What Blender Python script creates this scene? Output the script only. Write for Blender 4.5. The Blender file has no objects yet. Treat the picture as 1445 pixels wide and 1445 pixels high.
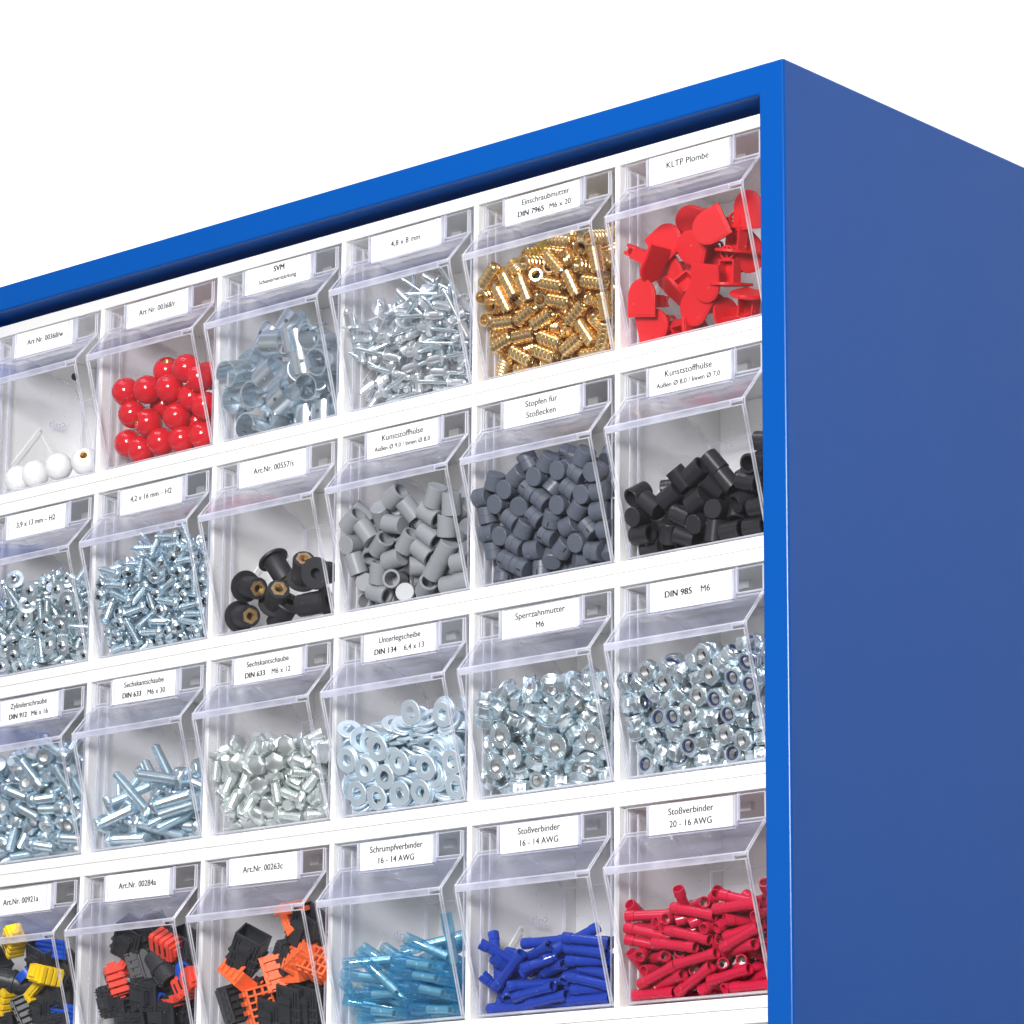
import bpy, bmesh, math, random
from mathutils import Vector, Matrix, Quaternion
PI = math.pi
S = 0.001            # the numbers below are millimetres
LIFT = 1.40          # height of the first row above the studio floor, metres
PITCH = 113.408      # height of one row of bins
scene = bpy.context.scene
COL = scene.collection

def W(x, y, z):
    return Vector((x * S, y * S, z * S + LIFT))

# ---------------------------------------------------------------- camera, world, lamps, exposure
cam_data = bpy.data.cameras.new("camera")
cam = bpy.data.objects.new("camera", cam_data)
COL.objects.link(cam)
yaw, pitch, roll = 0.7258993, 0.2412093, 0.0084482
fwd = Vector((-math.sin(yaw) * math.cos(pitch), math.cos(yaw) * math.cos(pitch), math.sin(pitch)))
rgt = Vector((math.cos(yaw), math.sin(yaw), 0))
upv = rgt.cross(fwd)
r2 = rgt * math.cos(roll) + upv * math.sin(roll)
u2 = -rgt * math.sin(roll) + upv * math.cos(roll)
m = Matrix((r2, u2, -fwd)).transposed().to_4x4()
CAM = (1058.257, -1384.084, -631.219)
m.translation = W(*CAM)
cam.matrix_world = m
cam_data.sensor_width = 36
cam_data.lens = 5104.433 / 1445 * 36
cam_data.clip_start = 0.05
cam_data.clip_end = 100
scene.camera = cam

world = bpy.data.worlds.new("World")
scene.world = world
world.use_nodes = True
bg = world.node_tree.nodes["Background"]
bg.inputs[0].default_value = (0.93, 0.95, 1.0, 1)
bg.inputs[1].default_value = 0.23

def area(name, loc, target, w, h, power, col=(1, 1, 1)):
    ld = bpy.data.lights.new(name, 'AREA')
    ld.shape = 'RECTANGLE'
    ld.size, ld.size_y, ld.energy, ld.color = w, h, power, col
    o = bpy.data.objects.new(name, ld)
    COL.objects.link(o)
    o.location = loc
    o.rotation_euler = (Vector(target) - Vector(loc)).to_track_quat('-Z', 'Y').to_euler()
    return o

TGT = W(-280, 0, -220)
area("key_softbox", (0.62, -1.80, 1.50), TGT, 0.50, 0.50, 55, (1.0, 0.99, 0.97))
area("fill_softbox", (-0.5, -1.1, 3.2), TGT, 1.6, 0.8, 24, (0.95, 0.97, 1.0))
area("added_front_fill", (-1.83, -1.77, 0.92), TGT, 2.0, 1.6, 2.2)  # added low fill lamp at front left, brightens the metal pieces
area("backdrop_lamp", (3.4, 1.5, 2.7), (1.2, 3.3, 2.2), 0.5, 1.8, 72)
area("backdrop_lamp", (-5.4, 1.5, 2.5), (-2.6, 3.3, 2.0), 0.5, 1.8, 95)
area("backdrop_lamp", (-1.2, 1.7, 4.6), (-1.2, 3.1, 1.9), 2.4, 0.5, 112)

scene.render.engine = 'CYCLES'
cy = scene.cycles
cy.use_denoising = True
cy.max_bounces = 10
cy.diffuse_bounces = 6
cy.glossy_bounces = 5
cy.transmission_bounces = 6
cy.transparent_max_bounces = 40
cy.sample_clamp_indirect = 6
cy.use_adaptive_sampling = False
scene.view_settings.view_transform = 'Standard'
scene.view_settings.look = 'None'
scene.view_settings.exposure = 0
scene.view_settings.gamma = 1

# ---------------------------------------------------------------- materials
MATS = {}
def pmat(name, col, rough=0.5, metal=0.0, noise=0.0, nscale=60.0, bump=0.0, bscale=800.0, spec=0.5, coat=0.0, alpha_tint=None):
    if name in MATS: return MATS[name]
    mt = bpy.data.materials.new(name); mt.use_nodes = True
    nt = mt.node_tree; b = nt.nodes["Principled BSDF"]
    b.inputs["Base Color"].default_value = (*col, 1)
    b.inputs["Roughness"].default_value = rough
    b.inputs["Metallic"].default_value = metal
    b.inputs["Specular IOR Level"].default_value = spec
    b.inputs["Coat Weight"].default_value = coat
    b.inputs["Coat Roughness"].default_value = 0.2 if name.startswith("blue") else 0.1
    tc = nt.nodes.new("ShaderNodeTexCoord")
    if noise:
        n = nt.nodes.new("ShaderNodeTexNoise"); n.inputs["Scale"].default_value = nscale
        n.inputs["Detail"].default_value = 4
        oi = nt.nodes.new("ShaderNodeObjectInfo")
        ad = nt.nodes.new("ShaderNodeVectorMath"); ad.operation = 'ADD'
        nt.links.new(tc.outputs["Object"], ad.inputs[0]); nt.links.new(oi.outputs["Random"], ad.inputs[1])
        nt.links.new(ad.outputs[0], n.inputs["Vector"])
        mr = nt.nodes.new("ShaderNodeMapRange")
        mr.inputs["To Min"].default_value = 1 - noise; mr.inputs["To Max"].default_value = 1 + noise
        nt.links.new(n.outputs["Fac"], mr.inputs["Value"])
        mx = nt.nodes.new("ShaderNodeVectorMath"); mx.operation = 'SCALE'
        mx.inputs[0].default_value = col
        nt.links.new(mr.outputs[0], mx.inputs["Scale"]); nt.links.new(mx.outputs[0], b.inputs["Base Color"])
        mr2 = nt.nodes.new("ShaderNodeMapRange")
        mr2.inputs["To Min"].default_value = max(0.02, rough * (1 - noise)); mr2.inputs["To Max"].default_value = min(1, rough * (1 + noise))
        nt.links.new(n.outputs["Fac"], mr2.inputs["Value"]); nt.links.new(mr2.outputs[0], b.inputs["Roughness"])
    if bump:
        n2 = nt.nodes.new("ShaderNodeTexNoise"); n2.inputs["Scale"].default_value = bscale
        bp = nt.nodes.new("ShaderNodeBump"); bp.inputs["Strength"].default_value = bump; bp.inputs["Distance"].default_value = 0.0002
        nt.links.new(tc.outputs["Object"], n2.inputs["Vector"]); nt.links.new(n2.outputs["Fac"], bp.inputs["Height"])
        nt.links.new(bp.outputs[0], b.inputs["Normal"])
    MATS[name] = mt
    return mt

def clear_mat(name, tint, f0=0.045, body=0.0, bodycol=(0.8, 0.8, 1), rough=0.03, wob=0.0, streak=None, dust=0.0, swirl=False, rim=0.0):
    """thin clear plastic: passes light, reflects more at grazing angles, a little milky body"""
    if name in MATS: return MATS[name]
    mt = bpy.data.materials.new(name); mt.use_nodes = True
    nt = mt.node_tree; nt.nodes.clear()
    out = nt.nodes.new("ShaderNodeOutputMaterial")
    tr = nt.nodes.new("ShaderNodeBsdfTransparent"); tr.inputs[0].default_value = (*tint, 1)
    gl = nt.nodes.new("ShaderNodeBsdfGlossy"); gl.inputs["Roughness"].default_value = rough
    gl.inputs["Color"].default_value = (1, 1, 1, 1)
    df = nt.nodes.new("ShaderNodeBsdfDiffuse"); df.inputs[0].default_value = (*bodycol, 1)
    tl = nt.nodes.new("ShaderNodeBsdfTranslucent"); tl.inputs[0].default_value = (*bodycol, 1)
    lw = nt.nodes.new("ShaderNodeLayerWeight"); lw.inputs["Blend"].default_value = 0.5
    p5 = nt.nodes.new("ShaderNodeMath"); p5.operation = 'POWER'; p5.inputs[1].default_value = 5
    ma = nt.nodes.new("ShaderNodeMath"); ma.operation = 'MULTIPLY_ADD'; ma.inputs[1].default_value = 1 - f0; ma.inputs[2].default_value = f0
    nt.links.new(lw.outputs["Facing"], p5.inputs[0]); nt.links.new(p5.outputs[0], ma.inputs[0])
    m1 = nt.nodes.new("ShaderNodeMixShader"); m1.inputs[0].default_value = body
    m0 = nt.nodes.new("ShaderNodeMixShader"); m0.inputs[0].default_value = 0.5
    nt.links.new(df.outputs[0], m0.inputs[1]); nt.links.new(tl.outputs[0], m0.inputs[2])
    nt.links.new(tr.outputs[0], m1.inputs[1]); nt.links.new(m0.outputs[0], m1.inputs[2])
    m2 = nt.nodes.new("ShaderNodeMixShader")
    nt.links.new(ma.outputs[0], m2.inputs[0]); nt.links.new(m1.outputs[0], m2.inputs[1]); nt.links.new(gl.outputs[0], m2.inputs[2])
    nt.links.new(m2.outputs[0], out.inputs[0])
    if streak:
        tc = nt.nodes.new("ShaderNodeTexCoord"); mp = nt.nodes.new("ShaderNodeMapping"); mp.inputs["Scale"].default_value = (14, 90, 90) if swirl else (30, 120, 45)
        mp.inputs["Rotation"].default_value = (0.0, 0.35 if swirl else 0.0, 0.3 if swirl else 0.0)
        n = nt.nodes.new("ShaderNodeTexNoise"); n.inputs["Scale"].default_value = 1.0; n.inputs["Detail"].default_value = 2
        mr = nt.nodes.new("ShaderNodeMapRange"); mr.inputs["From Min"].default_value = 0.35; mr.inputs["From Max"].default_value = 0.65
        mr.inputs["To Min"].default_value = streak[0]; mr.inputs["To Max"].default_value = streak[1]
        nt.links.new(tc.outputs["Object"], mp.inputs["Vector"]); nt.links.new(mp.outputs[0], n.inputs["Vector"])
        nt.links.new(n.outputs["Fac"], mr.inputs["Value"]); nt.links.new(mr.outputs[0], m1.inputs[0])
    if dust:      # specks and short scuffs on the plastic
        tc = nt.nodes.new("ShaderNodeTexCoord")
        geo = nt.nodes.new("ShaderNodeObjectInfo"); ad = nt.nodes.new("ShaderNodeVectorMath"); ad.operation = 'ADD'
        nt.links.new(tc.outputs["Object"], ad.inputs[0]); nt.links.new(geo.outputs["Random"], ad.inputs[1])
        vo = nt.nodes.new("ShaderNodeTexVoronoi"); vo.inputs["Scale"].default_value = 130
        lt = nt.nodes.new("ShaderNodeMapRange"); lt.inputs["From Min"].default_value = 0.03; lt.inputs["From Max"].default_value = 0.06
        lt.inputs["To Min"].default_value = dust; lt.inputs["To Max"].default_value = 0.0
        nt.links.new(ad.outputs[0], vo.inputs["Vector"]); nt.links.new(vo.outputs["Distance"], lt.inputs["Value"])
        nt.links.new(lt.outputs[0], m1.inputs[0])
    if rim:
        p2 = nt.nodes.new("ShaderNodeMath"); p2.operation = 'POWER'; p2.inputs[1].default_value = 2.2
        ma2 = nt.nodes.new("ShaderNodeMath"); ma2.operation = 'MULTIPLY_ADD'; ma2.inputs[1].default_value = rim; ma2.inputs[2].default_value = body
        nt.links.new(lw.outputs["Facing"], p2.inputs[0]); nt.links.new(p2.outputs[0], ma2.inputs[0]); nt.links.new(ma2.outputs[0], m1.inputs[0])
    if wob:
        tc = nt.nodes.new("ShaderNodeTexCoord")
        n = nt.nodes.new("ShaderNodeTexNoise"); n.inputs["Scale"].default_value = 45; n.inputs["Detail"].default_value = 2
        bp = nt.nodes.new("ShaderNodeBump"); bp.inputs["Strength"].default_value = wob; bp.inputs["Distance"].default_value = 0.002
        nt.links.new(tc.outputs["Object"], n.inputs["Vector"]); nt.links.new(n.outputs["Fac"], bp.inputs["Height"])
        nt.links.new(bp.outputs[0], gl.inputs["Normal"])
    MATS[name] = mt
    return mt

def steel_blue():
    return pmat("blue_powder_coat", (0.0, 0.074, 0.350), 0.5, bump=0.25, bscale=650, spec=0.03, coat=0.4, noise=0.03, nscale=7)
def white_abs():
    return pmat("white_plastic", (0.88, 0.875, 0.86), 0.35, bump=0.05, bscale=500)
def M(n):
    if n == 'zinc': return pmat('zinc', (0.84, 0.94, 0.99), 0.27, 0.93, 0.10, 90)
    if n == 'zinc_blue': return pmat('zinc_blue', (0.78, 0.91, 0.99), 0.26, 0.93, 0.12, 90)
    if n == 'zinc_warm': return pmat('zinc_warm', (0.90, 0.95, 0.94), 0.31, 0.88, 0.12, 90)
    if n == 'zinc_matte': return pmat('zinc_matte', (0.80, 0.91, 0.98), 0.50, 0.8, 0.06, 90)
    if n == 'zinc_sheet': return pmat('zinc_sheet', (0.84, 0.92, 0.98), 0.24, 0.92, 0.08, 40)
    if n == 'aluminium': return pmat('aluminium', (0.90, 0.92, 0.95), 0.28, 0.9, 0.06, 90)
    if n == 'brass': return pmat('brass', (0.99, 0.72, 0.36), 0.25, 1.0, 0.12, 90)
    if n == 'tin': return pmat('tin', (0.90, 0.90, 0.90), 0.35, 0.9, 0.10, 90)
    if n == 'dark': return pmat('dark', (0.012, 0.012, 0.014), 0.6)  # near-black: paints shade in bores, slots and recesses; also the black dot
    if n == 'nylon_blue': return pmat('nylon_blue', (0.025, 0.04, 0.13), 0.4)
    if n == 'red_gloss': return pmat('red_gloss', (0.62, 0.009, 0.020), 0.15, spec=0.5, coat=0.3, noise=0.03)
    if n == 'white_gloss': return pmat('white_gloss', (0.86, 0.86, 0.86), 0.12)
    if n == 'red_matt': return pmat('red_matt', (0.64, 0.012, 0.018), 0.40, bump=0.15, bscale=1200)
    if n == 'rubber': return pmat('rubber', (0.018, 0.018, 0.023), 0.5, noise=0.15, nscale=50)
    if n == 'grey_plastic': return pmat('grey_plastic', (0.29, 0.305, 0.325), 0.38, noise=0.05, nscale=80)
    if n == 'slate_plastic': return pmat('slate_plastic', (0.10, 0.115, 0.15), 0.40, noise=0.06, nscale=80)
    if n == 'black_plastic': return pmat('black_plastic', (0.020, 0.020, 0.025), 0.30, noise=0.1, nscale=80)
    if n == 'connector_black': return pmat('connector_black', (0.028, 0.030, 0.036), 0.42, bump=0.1)
    if n == 'orange': return pmat('orange', (0.95, 0.17, 0.045), 0.42, noise=0.04)
    if n == 'coral': return pmat('coral', (0.86, 0.075, 0.045), 0.42, noise=0.04)
    if n == 'yellow': return pmat('yellow', (0.92, 0.62, 0.01), 0.40, noise=0.03)
    if n == 'seal_blue': return pmat('seal_blue', (0.01, 0.10, 0.62), 0.38)
    if n == 'sleeve_blue': return pmat('sleeve_blue', (0.012, 0.045, 0.36), 0.16, noise=0.04)
    if n == 'sleeve_red': return pmat('sleeve_red', (0.56, 0.012, 0.05), 0.22, noise=0.06)
    if n == 'shrink_blue': return clear_mat('shrink_blue', (0.80, 0.94, 0.985), 0.06, 0.07, (0.08, 0.48, 0.74), 0.05, rim=0.5)
    if n == 'amber_film': return clear_mat('amber_film', (0.93, 0.80, 0.38), 0.06, 0.12, (0.9, 0.65, 0.1), 0.1)
    if n == 'bin_clear': return clear_mat('bin_clear', (0.99, 0.99, 0.995), 0.02, 0.0, (0.8, 0.8, 1.0), 0.03, 0.05, dust=0.35)
    if n == 'bin_slope': return clear_mat('bin_slope', (0.95, 0.95, 0.985), 0.06, 0.09, (0.70, 0.71, 0.93), 0.06, 0.12, (0.03, 0.14), swirl=True)  # lavender milky body puts the reflection from above into the colour
    if n == 'bin_edge': return clear_mat('bin_edge', (0.86, 0.86, 0.96), 0.10, 0.5, (0.93, 0.94, 1.0), 0.06, 0.0, (0.45, 0.92))  # whitish body paints the light that clear edges carry
    if n == 'bin_lip': return clear_mat('bin_lip', (0.90, 0.90, 0.97), 0.08, 0.3, (0.90, 0.91, 1.0), 0.06, 0.0, (0.08, 0.75))  # milky streaks paint the bright lines and refractions of the lip
    if n == 'paper': return pmat('paper', (0.90, 0.90, 0.90), 0.6)
    if n == 'ink': return pmat('ink', (0.02, 0.02, 0.03), 0.6)
    if n == 'blue': return steel_blue()
    if n == 'white': return white_abs()
    raise KeyError(n)

# ---------------------------------------------------------------- mesh builder (millimetres in, metres out)
class MB:
    def __init__(s): s.v = []; s.f = []; s.m = []; s.sm = []; s.mats = []
    def mi(s, mat):
        if mat not in s.mats: s.mats.append(mat)
        return s.mats.index(mat)
    def add(s, verts, faces, mat, smooth=False, T=None):
        o = len(s.v); k = s.mi(mat)
        for p in verts:
            p = Vector(p)
            s.v.append(T @ p if T else p)
        for f in faces:
            s.f.append([i + o for i in f]); s.m.append(k); s.sm.append(smooth)
        return s
    def box(s, a, b, mat, T=None):
        x0, y0, z0 = a; x1, y1, z1 = b
        vs = [(x0,y0,z0),(x1,y0,z0),(x1,y1,z0),(x0,y1,z0),(x0,y0,z1),(x1,y0,z1),(x1,y1,z1),(x0,y1,z1)]
        return s.add(vs, [(3,2,1,0),(4,5,6,7),(0,1,5,4),(1,2,6,5),(2,3,7,6),(3,0,4,7)], mat, False, T)
    def lathe(s, prof, mat, n=16, T=None, smooth=True, closed=False):
        """prof: (r, z) going up on the outside; r = 0 ends are closed to a point"""
        vs = []; fs = []; rings = []
        for r, z in prof:
            if r <= 1e-6:
                rings.append([len(vs)]); vs.append((0, 0, z))
            else:
                rings.append(list(range(len(vs), len(vs) + n)))
                for i in range(n):
                    a = 2 * PI * i / n; vs.append((r * math.cos(a), r * math.sin(a), z))
        pairs = list(zip(rings[:-1], rings[1:]))
        if closed: pairs.append((rings[-1], rings[0]))
        for A, B in pairs:
            if len(A) == 1 and len(B) == 1: continue
            for i in range(n):
                j = (i + 1) % n
                if len(A) == 1: fs.append((A[0], B[j], B[i]))
                elif len(B) == 1: fs.append((A[i], A[j], B[0]))
                else: fs.append((A[i], A[j], B[j], B[i]))
        return s.add(vs, fs, mat, smooth, T)
    def prism(s, poly, z0, z1, mat, T=None, smooth=False):
        """poly (x, y) counter clockwise, raised along z"""
        n = len(poly)
        vs = [(x, y, z0) for x, y in poly] + [(x, y, z1) for x, y in poly]
        fs = [tuple(range(n - 1, -1, -1)), tuple(range(n, 2 * n))]
        for i in range(n):
            j = (i + 1) % n; fs.append((i, j, n + j, n + i))
        return s.add(vs, fs, mat, smooth, T)
    def ringprism(s, outer, inner, z0, z1, mat, T=None):
        n = len(outer)
        vs = [(x, y, z) for z in (z0, z1) for P in (outer, inner) for x, y in P]
        fs = []
        for i in range(n):
            j = (i + 1) % n
            fs += [(i, j, 2*n + j, 2*n + i), (n + j, n + i, 3*n + i, 3*n + j),
                   (2*n + i, 2*n + j, 3*n + j, 3*n + i), (j, i, n + i, n + j)]
        return s.add(vs, fs, mat, False, T)
    def mesh(s, name):
        me = bpy.data.meshes.new(name)
        me.from_pydata([tuple(v * S) for v in s.v], [], s.f)
        for mt in s.mats: me.materials.append(M(mt))
        me.polygons.foreach_set("material_index", s.m)
        me.polygons.foreach_set("use_smooth", s.sm)
        me.update()
        if any(s.sm): me.set_sharp_from_angle(angle=math.radians(38))
        return me

def obj(name, me, parent=None):
    o = bpy.data.objects.new(name, me); COL.objects.link(o)
    if parent: o.parent = parent
    return o
def tag(o, label, cat, group=None, kind=None):
    if label: o["label"] = label
    if cat: o["category"] = cat
    if group: o["group"] = group
    if kind: o["kind"] = kind
    return o
def empty(name, loc=(0, 0, 0)):
    o = bpy.data.objects.new(name, None); COL.objects.link(o); o.location = loc
    o.empty_display_size = 0.02
    return o
def bevel(o, w, seg=2, mat=-1, ang=40):
    b = o.modifiers.new("bevel", 'BEVEL'); b.width = w * S; b.segments = seg; b.limit_method = 'ANGLE'
    b.angle_limit = math.radians(ang); b.material = mat; b.harden_normals = False
    return b
def Tr(x=0, y=0, z=0): return Matrix.Translation((x, y, z))
def Rot(a, ax): return Matrix.Rotation(a, 4, ax)

def hexpoly(af, n=6, rot=0):
    R = af / 2 / math.cos(PI / n)
    return [(R * math.cos(2*PI*i/n + rot), R * math.sin(2*PI*i/n + rot)) for i in range(n)]
def thread_prof(r, z0, z1, pitch, depth):
    out = []; z = z0
    while z < z1 - pitch * 0.5:
        out += [(r - depth, z), (r, z + pitch * 0.45), (r, z + pitch * 0.6)]
        z += pitch
    out.append((r - depth, z1))
    return out

# ---------------------------------------------------------------- small parts; every builder returns {part name: MB}, first = the body
def hexhead(mb, af, z0, z1, mat, bore=None, cham_low=True):
    """hexagon with rounded-off corners: ring loop prism plus chamfer"""
    n = 24; Rc = af / 2 / math.cos(PI / 6)
    def ring(c, z):
        pts = []
        for i in range(n):
            a = 2 * PI * i / n
            h = af / 2 / math.cos((a + PI / 6) % (PI / 3) - PI / 6)
            r = min(h, c); pts.append((r * math.cos(a), r * math.sin(a), z))
        return pts
    ch = (Rc - af / 2) * 0.55
    rings = []
    if cham_low: rings += [ring(af / 2 * 0.97, z0), ring(Rc, z0 + ch)]
    else: rings += [ring(Rc, z0)]
    rings += [ring(Rc, z1 - ch), ring(af / 2 * 0.97, z1)]
    vs = [p for r in rings for p in r]; fs = []
    for k in range(len(rings) - 1):
        for i in range(n):
            j = (i + 1) % n; fs.append((k*n + i, k*n + j, (k+1)*n + j, (k+1)*n + i))
    if bore is None:
        fs.append(tuple(range(n - 1, -1, -1))); fs.append(tuple((len(rings)-1)*n + i for i in range(n)))
    else:
        o = len(vs); L = (len(rings) - 1) * n
        for z in (z0, z1):
            for i in range(n):
                a = 2 * PI * i / n; vs.append((bore * math.cos(a), bore * math.sin(a), z))
        for i in range(n):
            j = (i + 1) % n
            fs.append((i, o + i, o + j, j)[::-1][::-1]); fs.append((L + i, L + j, o + n + j, o + n + i))
    mb.add(vs, fs, mat)

def inner_thread(mb, r, z0, z1, pitch, mat, n=16):
    prof = thread_prof(r, z0, z1, pitch, 0.35)
    mb.lathe(prof[::-1], mat, n, smooth=True)

def it_ball(mat='red_gloss', r=7.9):
    mb = MB(); hole = 2.9; zt = math.sqrt(r*r - 4.2**2)
    prof = [(0, -r)]
    n = 18
    for i in range(1, n):
        a = -PI/2 + PI * i / n * 0.999
        z = r * math.sin(a); rr = r * math.cos(a)
        if z > zt: break
        prof.append((rr, z))
    prof += [(4.2, zt), (hole, zt - 0.1), (hole, zt - 3)]
    mb.lathe(prof, mat, 32)
    b = MB(); b.lathe([(hole, zt - 5), (hole, zt - 0.5), (2.3, zt - 0.5)], 'brass', 20)
    inner_thread(b, 2.4, zt - 6, zt - 0.5, 0.8, 'brass')
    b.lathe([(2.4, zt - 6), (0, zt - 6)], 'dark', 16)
    return {'ball_knob': mb, 'threaded_insert': b}

def it_clip():
    mb = MB(); R = 7.7; Wd = 13.6; t = 0.8; n = 44; k = 12
    def pt(a, w, r):
        rr = r + (0.0 if a < PI * 1.15 else (a - PI * 1.15) * 0.5)
        return (rr * math.cos(a), rr * math.sin(a), w)
    A0, A1 = -0.2, PI * 1.66
    vs = []; idx = {}
    for side, r in ((0, R), (1, R - t)):
        for i in range(n + 1):
            for j in range(k + 1):
                idx[side, i, j] = len(vs); vs.append(pt(A0 + (A1 - A0) * i / n, -Wd/2 + Wd * j / k, r))
    holes = {(12, 5), (12, 6), (13, 5), (13, 6), (30, 5), (30, 6), (31, 5), (31, 6)}
    fs = []
    for i in range(n):
        for j in range(k):
            if (i, j) in holes: continue
            fs.append((idx[0,i,j], idx[0,i+1,j], idx[0,i+1,j+1], idx[0,i,j+1]))
            fs.append((idx[1,i,j], idx[1,i,j+1], idx[1,i+1,j+1], idx[1,i+1,j]))
    for i in range(n):
        fs.append((idx[0,i,0], idx[1,i,0], idx[1,i+1,0], idx[0,i+1,0])); fs.append((idx[0,i,k], idx[0,i+1,k], idx[1,i+1,k], idx[1,i,k]))
    for j in range(k):
        fs.append((idx[0,0,j], idx[0,0,j+1], idx[1,0,j+1], idx[1,0,j])); fs.append((idx[0,n,j], idx[1,n,j], idx[1,n,j+1], idx[0,n,j+1]))
    mb.add(vs, fs, 'zinc_sheet', True)
    return {'sheet_metal_clip': mb}

def it_rivet():
    mb = MB()
    mb.lathe([(0, -9.5), (1.5, -9.3), (2.0, -8.4), (1.9, -7.6), (2.35, -7.4), (2.4, 0), (4.6, 0.1), (4.7, 0.5), (3.4, 1.3), (1.3, 1.5)], 'aluminium', 16)
    mb.lathe([(1.2, 1.2), (1.2, 18), (1.2, 19), (0.7, 21), (0, 21.2)], 'zinc', 10)
    return {'blind_rivet': mb}

def it_insert():
    mb = MB(); prof = [(2.6, -7.2), (3.5, -7.2)]
    z = -6.9
    while z < 6.2:
        prof += [(3.65, z), (4.15, z + 0.4), (4.15, z + 2.0), (3.65, z + 2.4)]; z += 2.7
    prof += [(3.5, 7.2), (2.6, 7.2)]
    mb.lathe(prof, 'brass', 18)
    inner_thread(mb, 2.65, -7.2, 7.2, 1.0, 'brass', 18)
    mb.lathe([(2.5, -0.5), (2.5, 0.5), (0, 0.5)], 'dark', 12); mb.lathe([(0, -0.5), (2.5, -0.5)], 'dark', 12)  # dark disc halfway paints the shade inside the bore
    return {'threaded_insert_nut': mb}

def it_seal():
    """red bung: a flat tongue plate with an open frame and a latticed head behind it"""
    p = MB(); w = 8.8; poly = [(-w, -8.6), (w, -8.6), (w, 2)]
    for i in range(1, 12):
        a = PI * i / 12; poly.append((w * math.cos(a), 2 + 9.5 * math.sin(a)))
    poly.append((-w, 2))
    p.prism(poly, 0, 1.5, 'red_matt')
    poly2 = [(x * 0.9, y * 0.9 + 0.2) for x, y in poly]
    p.prism(poly2, 1.5, 1.8, 'red_matt')
    f = MB(); a, b = 4.8, 3.2
    f.box((-a, -b, -12), (a, -b + 1.1, -0.05), 'red_matt')
    f.box((-a, -b + 1.1, -12), (-a + 1.0, b, -0.05), 'red_matt'); f.box((a - 1.0, -b + 1.1, -12), (a, b, -0.05), 'red_matt')
    f.box((-a + 1.0, -b + 1.1, -12), (a - 1.0, b, -11), 'red_matt')
    h = MB(); T = Tr(0, 0, -15.4) @ Rot(PI/2, 'X')
    def arc(r, n=14): return [(r * math.cos(PI * 2 * i / n), r * 0.85 * math.sin(PI * 2 * i / n)) for i in range(n)]
    h.ringprism(arc(4.6), arc(3.5), -2.8, -1.4, 'red_matt', T); h.ringprism(arc(4.6), arc(3.5), 1.4, 2.8, 'red_matt', T)
    for x in (-4.4, -1.5, 1.4, 3.5):
        h.box((x, -2.7, -15.8), (x + 0.9, 2.7, -14.6), 'red_matt')
    h.box((-3.4, -0.6, -12.2), (3.4, 0.6, -11.4), 'red_matt'); h.box((-0.6, -2.7, -18.8), (0.6, 2.7, -12), 'red_matt')
    return {'tongue_plate': p, 'frame': f, 'latticed_head': h}

def pan_screw(d, L, hd, hh, flange, mat, pitch):
    mb = MB(); r = d / 2
    prof = [(0, -L), (r * 0.35, -L + 0.6)]
    prof += [(r * 0.8, -L + 2.6)] + thread_prof(r, -L + 2.8, -0.8, pitch, d * 0.13)
    prof += [(r * 0.85, 0)]
    if flange: prof += [(flange/2, 0), (flange/2, 0.6), (hd/2 * 1.02, 0.9)]
    else: prof += [(hd/2, 0), (hd/2, 0.4)]
    prof += [(hd/2 * 0.97, hh * 0.5), (hd/2 * 0.78, hh * 0.85), (hd/2 * 0.42, hh)]
    mb.lathe(prof, mat, 16)
    mb.lathe([(hd/2 * 0.42, hh), (hd/2 * 0.30, hh - 0.9), (0, hh - 1.3)], mat, 8, smooth=False)
    for a in (0, PI/2):
        mb.box((-hd*0.33, -0.33, hh - 0.75), (hd*0.33, 0.33, hh + 0.02 - 0.1), 'dark', Rot(a, 'Z'))
    return mb
def it_screw_washer(): return {'flange_head_screw': pan_screw(3.9, 13, 6.6, 2.6, 11.6, 'zinc', 1.3)}
def it_screw_pan(): return {'pan_head_screw': pan_screw(4.2, 16, 7.4, 2.8, 8.6, 'zinc_blue', 1.4)}

def it_wellnut():
    mb = MB()
    mb.lathe([(3.4, -9), (5.9, -9), (6.3, -8.4), (6.3, 7), (8.9, 7.2), (9.2, 8.2), (8.6, 9), (3.0, 9), (3.0, 4), (0, 4)], 'rubber', 26)
    for a in (0.3, 0.3 + PI):
        mb.box((5.6, -1.0, -4.5), (6.45, 1.0, 4.5), 'dark', Rot(a, 'Z'))
    b = MB(); b.ringprism(hexpoly(8.2), hexpoly(5.2, 6), -9.5, -5, 'brass')
    inner_thread(b, 2.55, -9.4, -5, 1.0, 'brass'); b.lathe([(3.0, -9.3), (2.5, -9.3)], 'brass', 12)
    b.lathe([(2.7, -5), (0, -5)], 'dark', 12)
    return {'rubber_body': mb, 'brass_nut': b}

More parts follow.
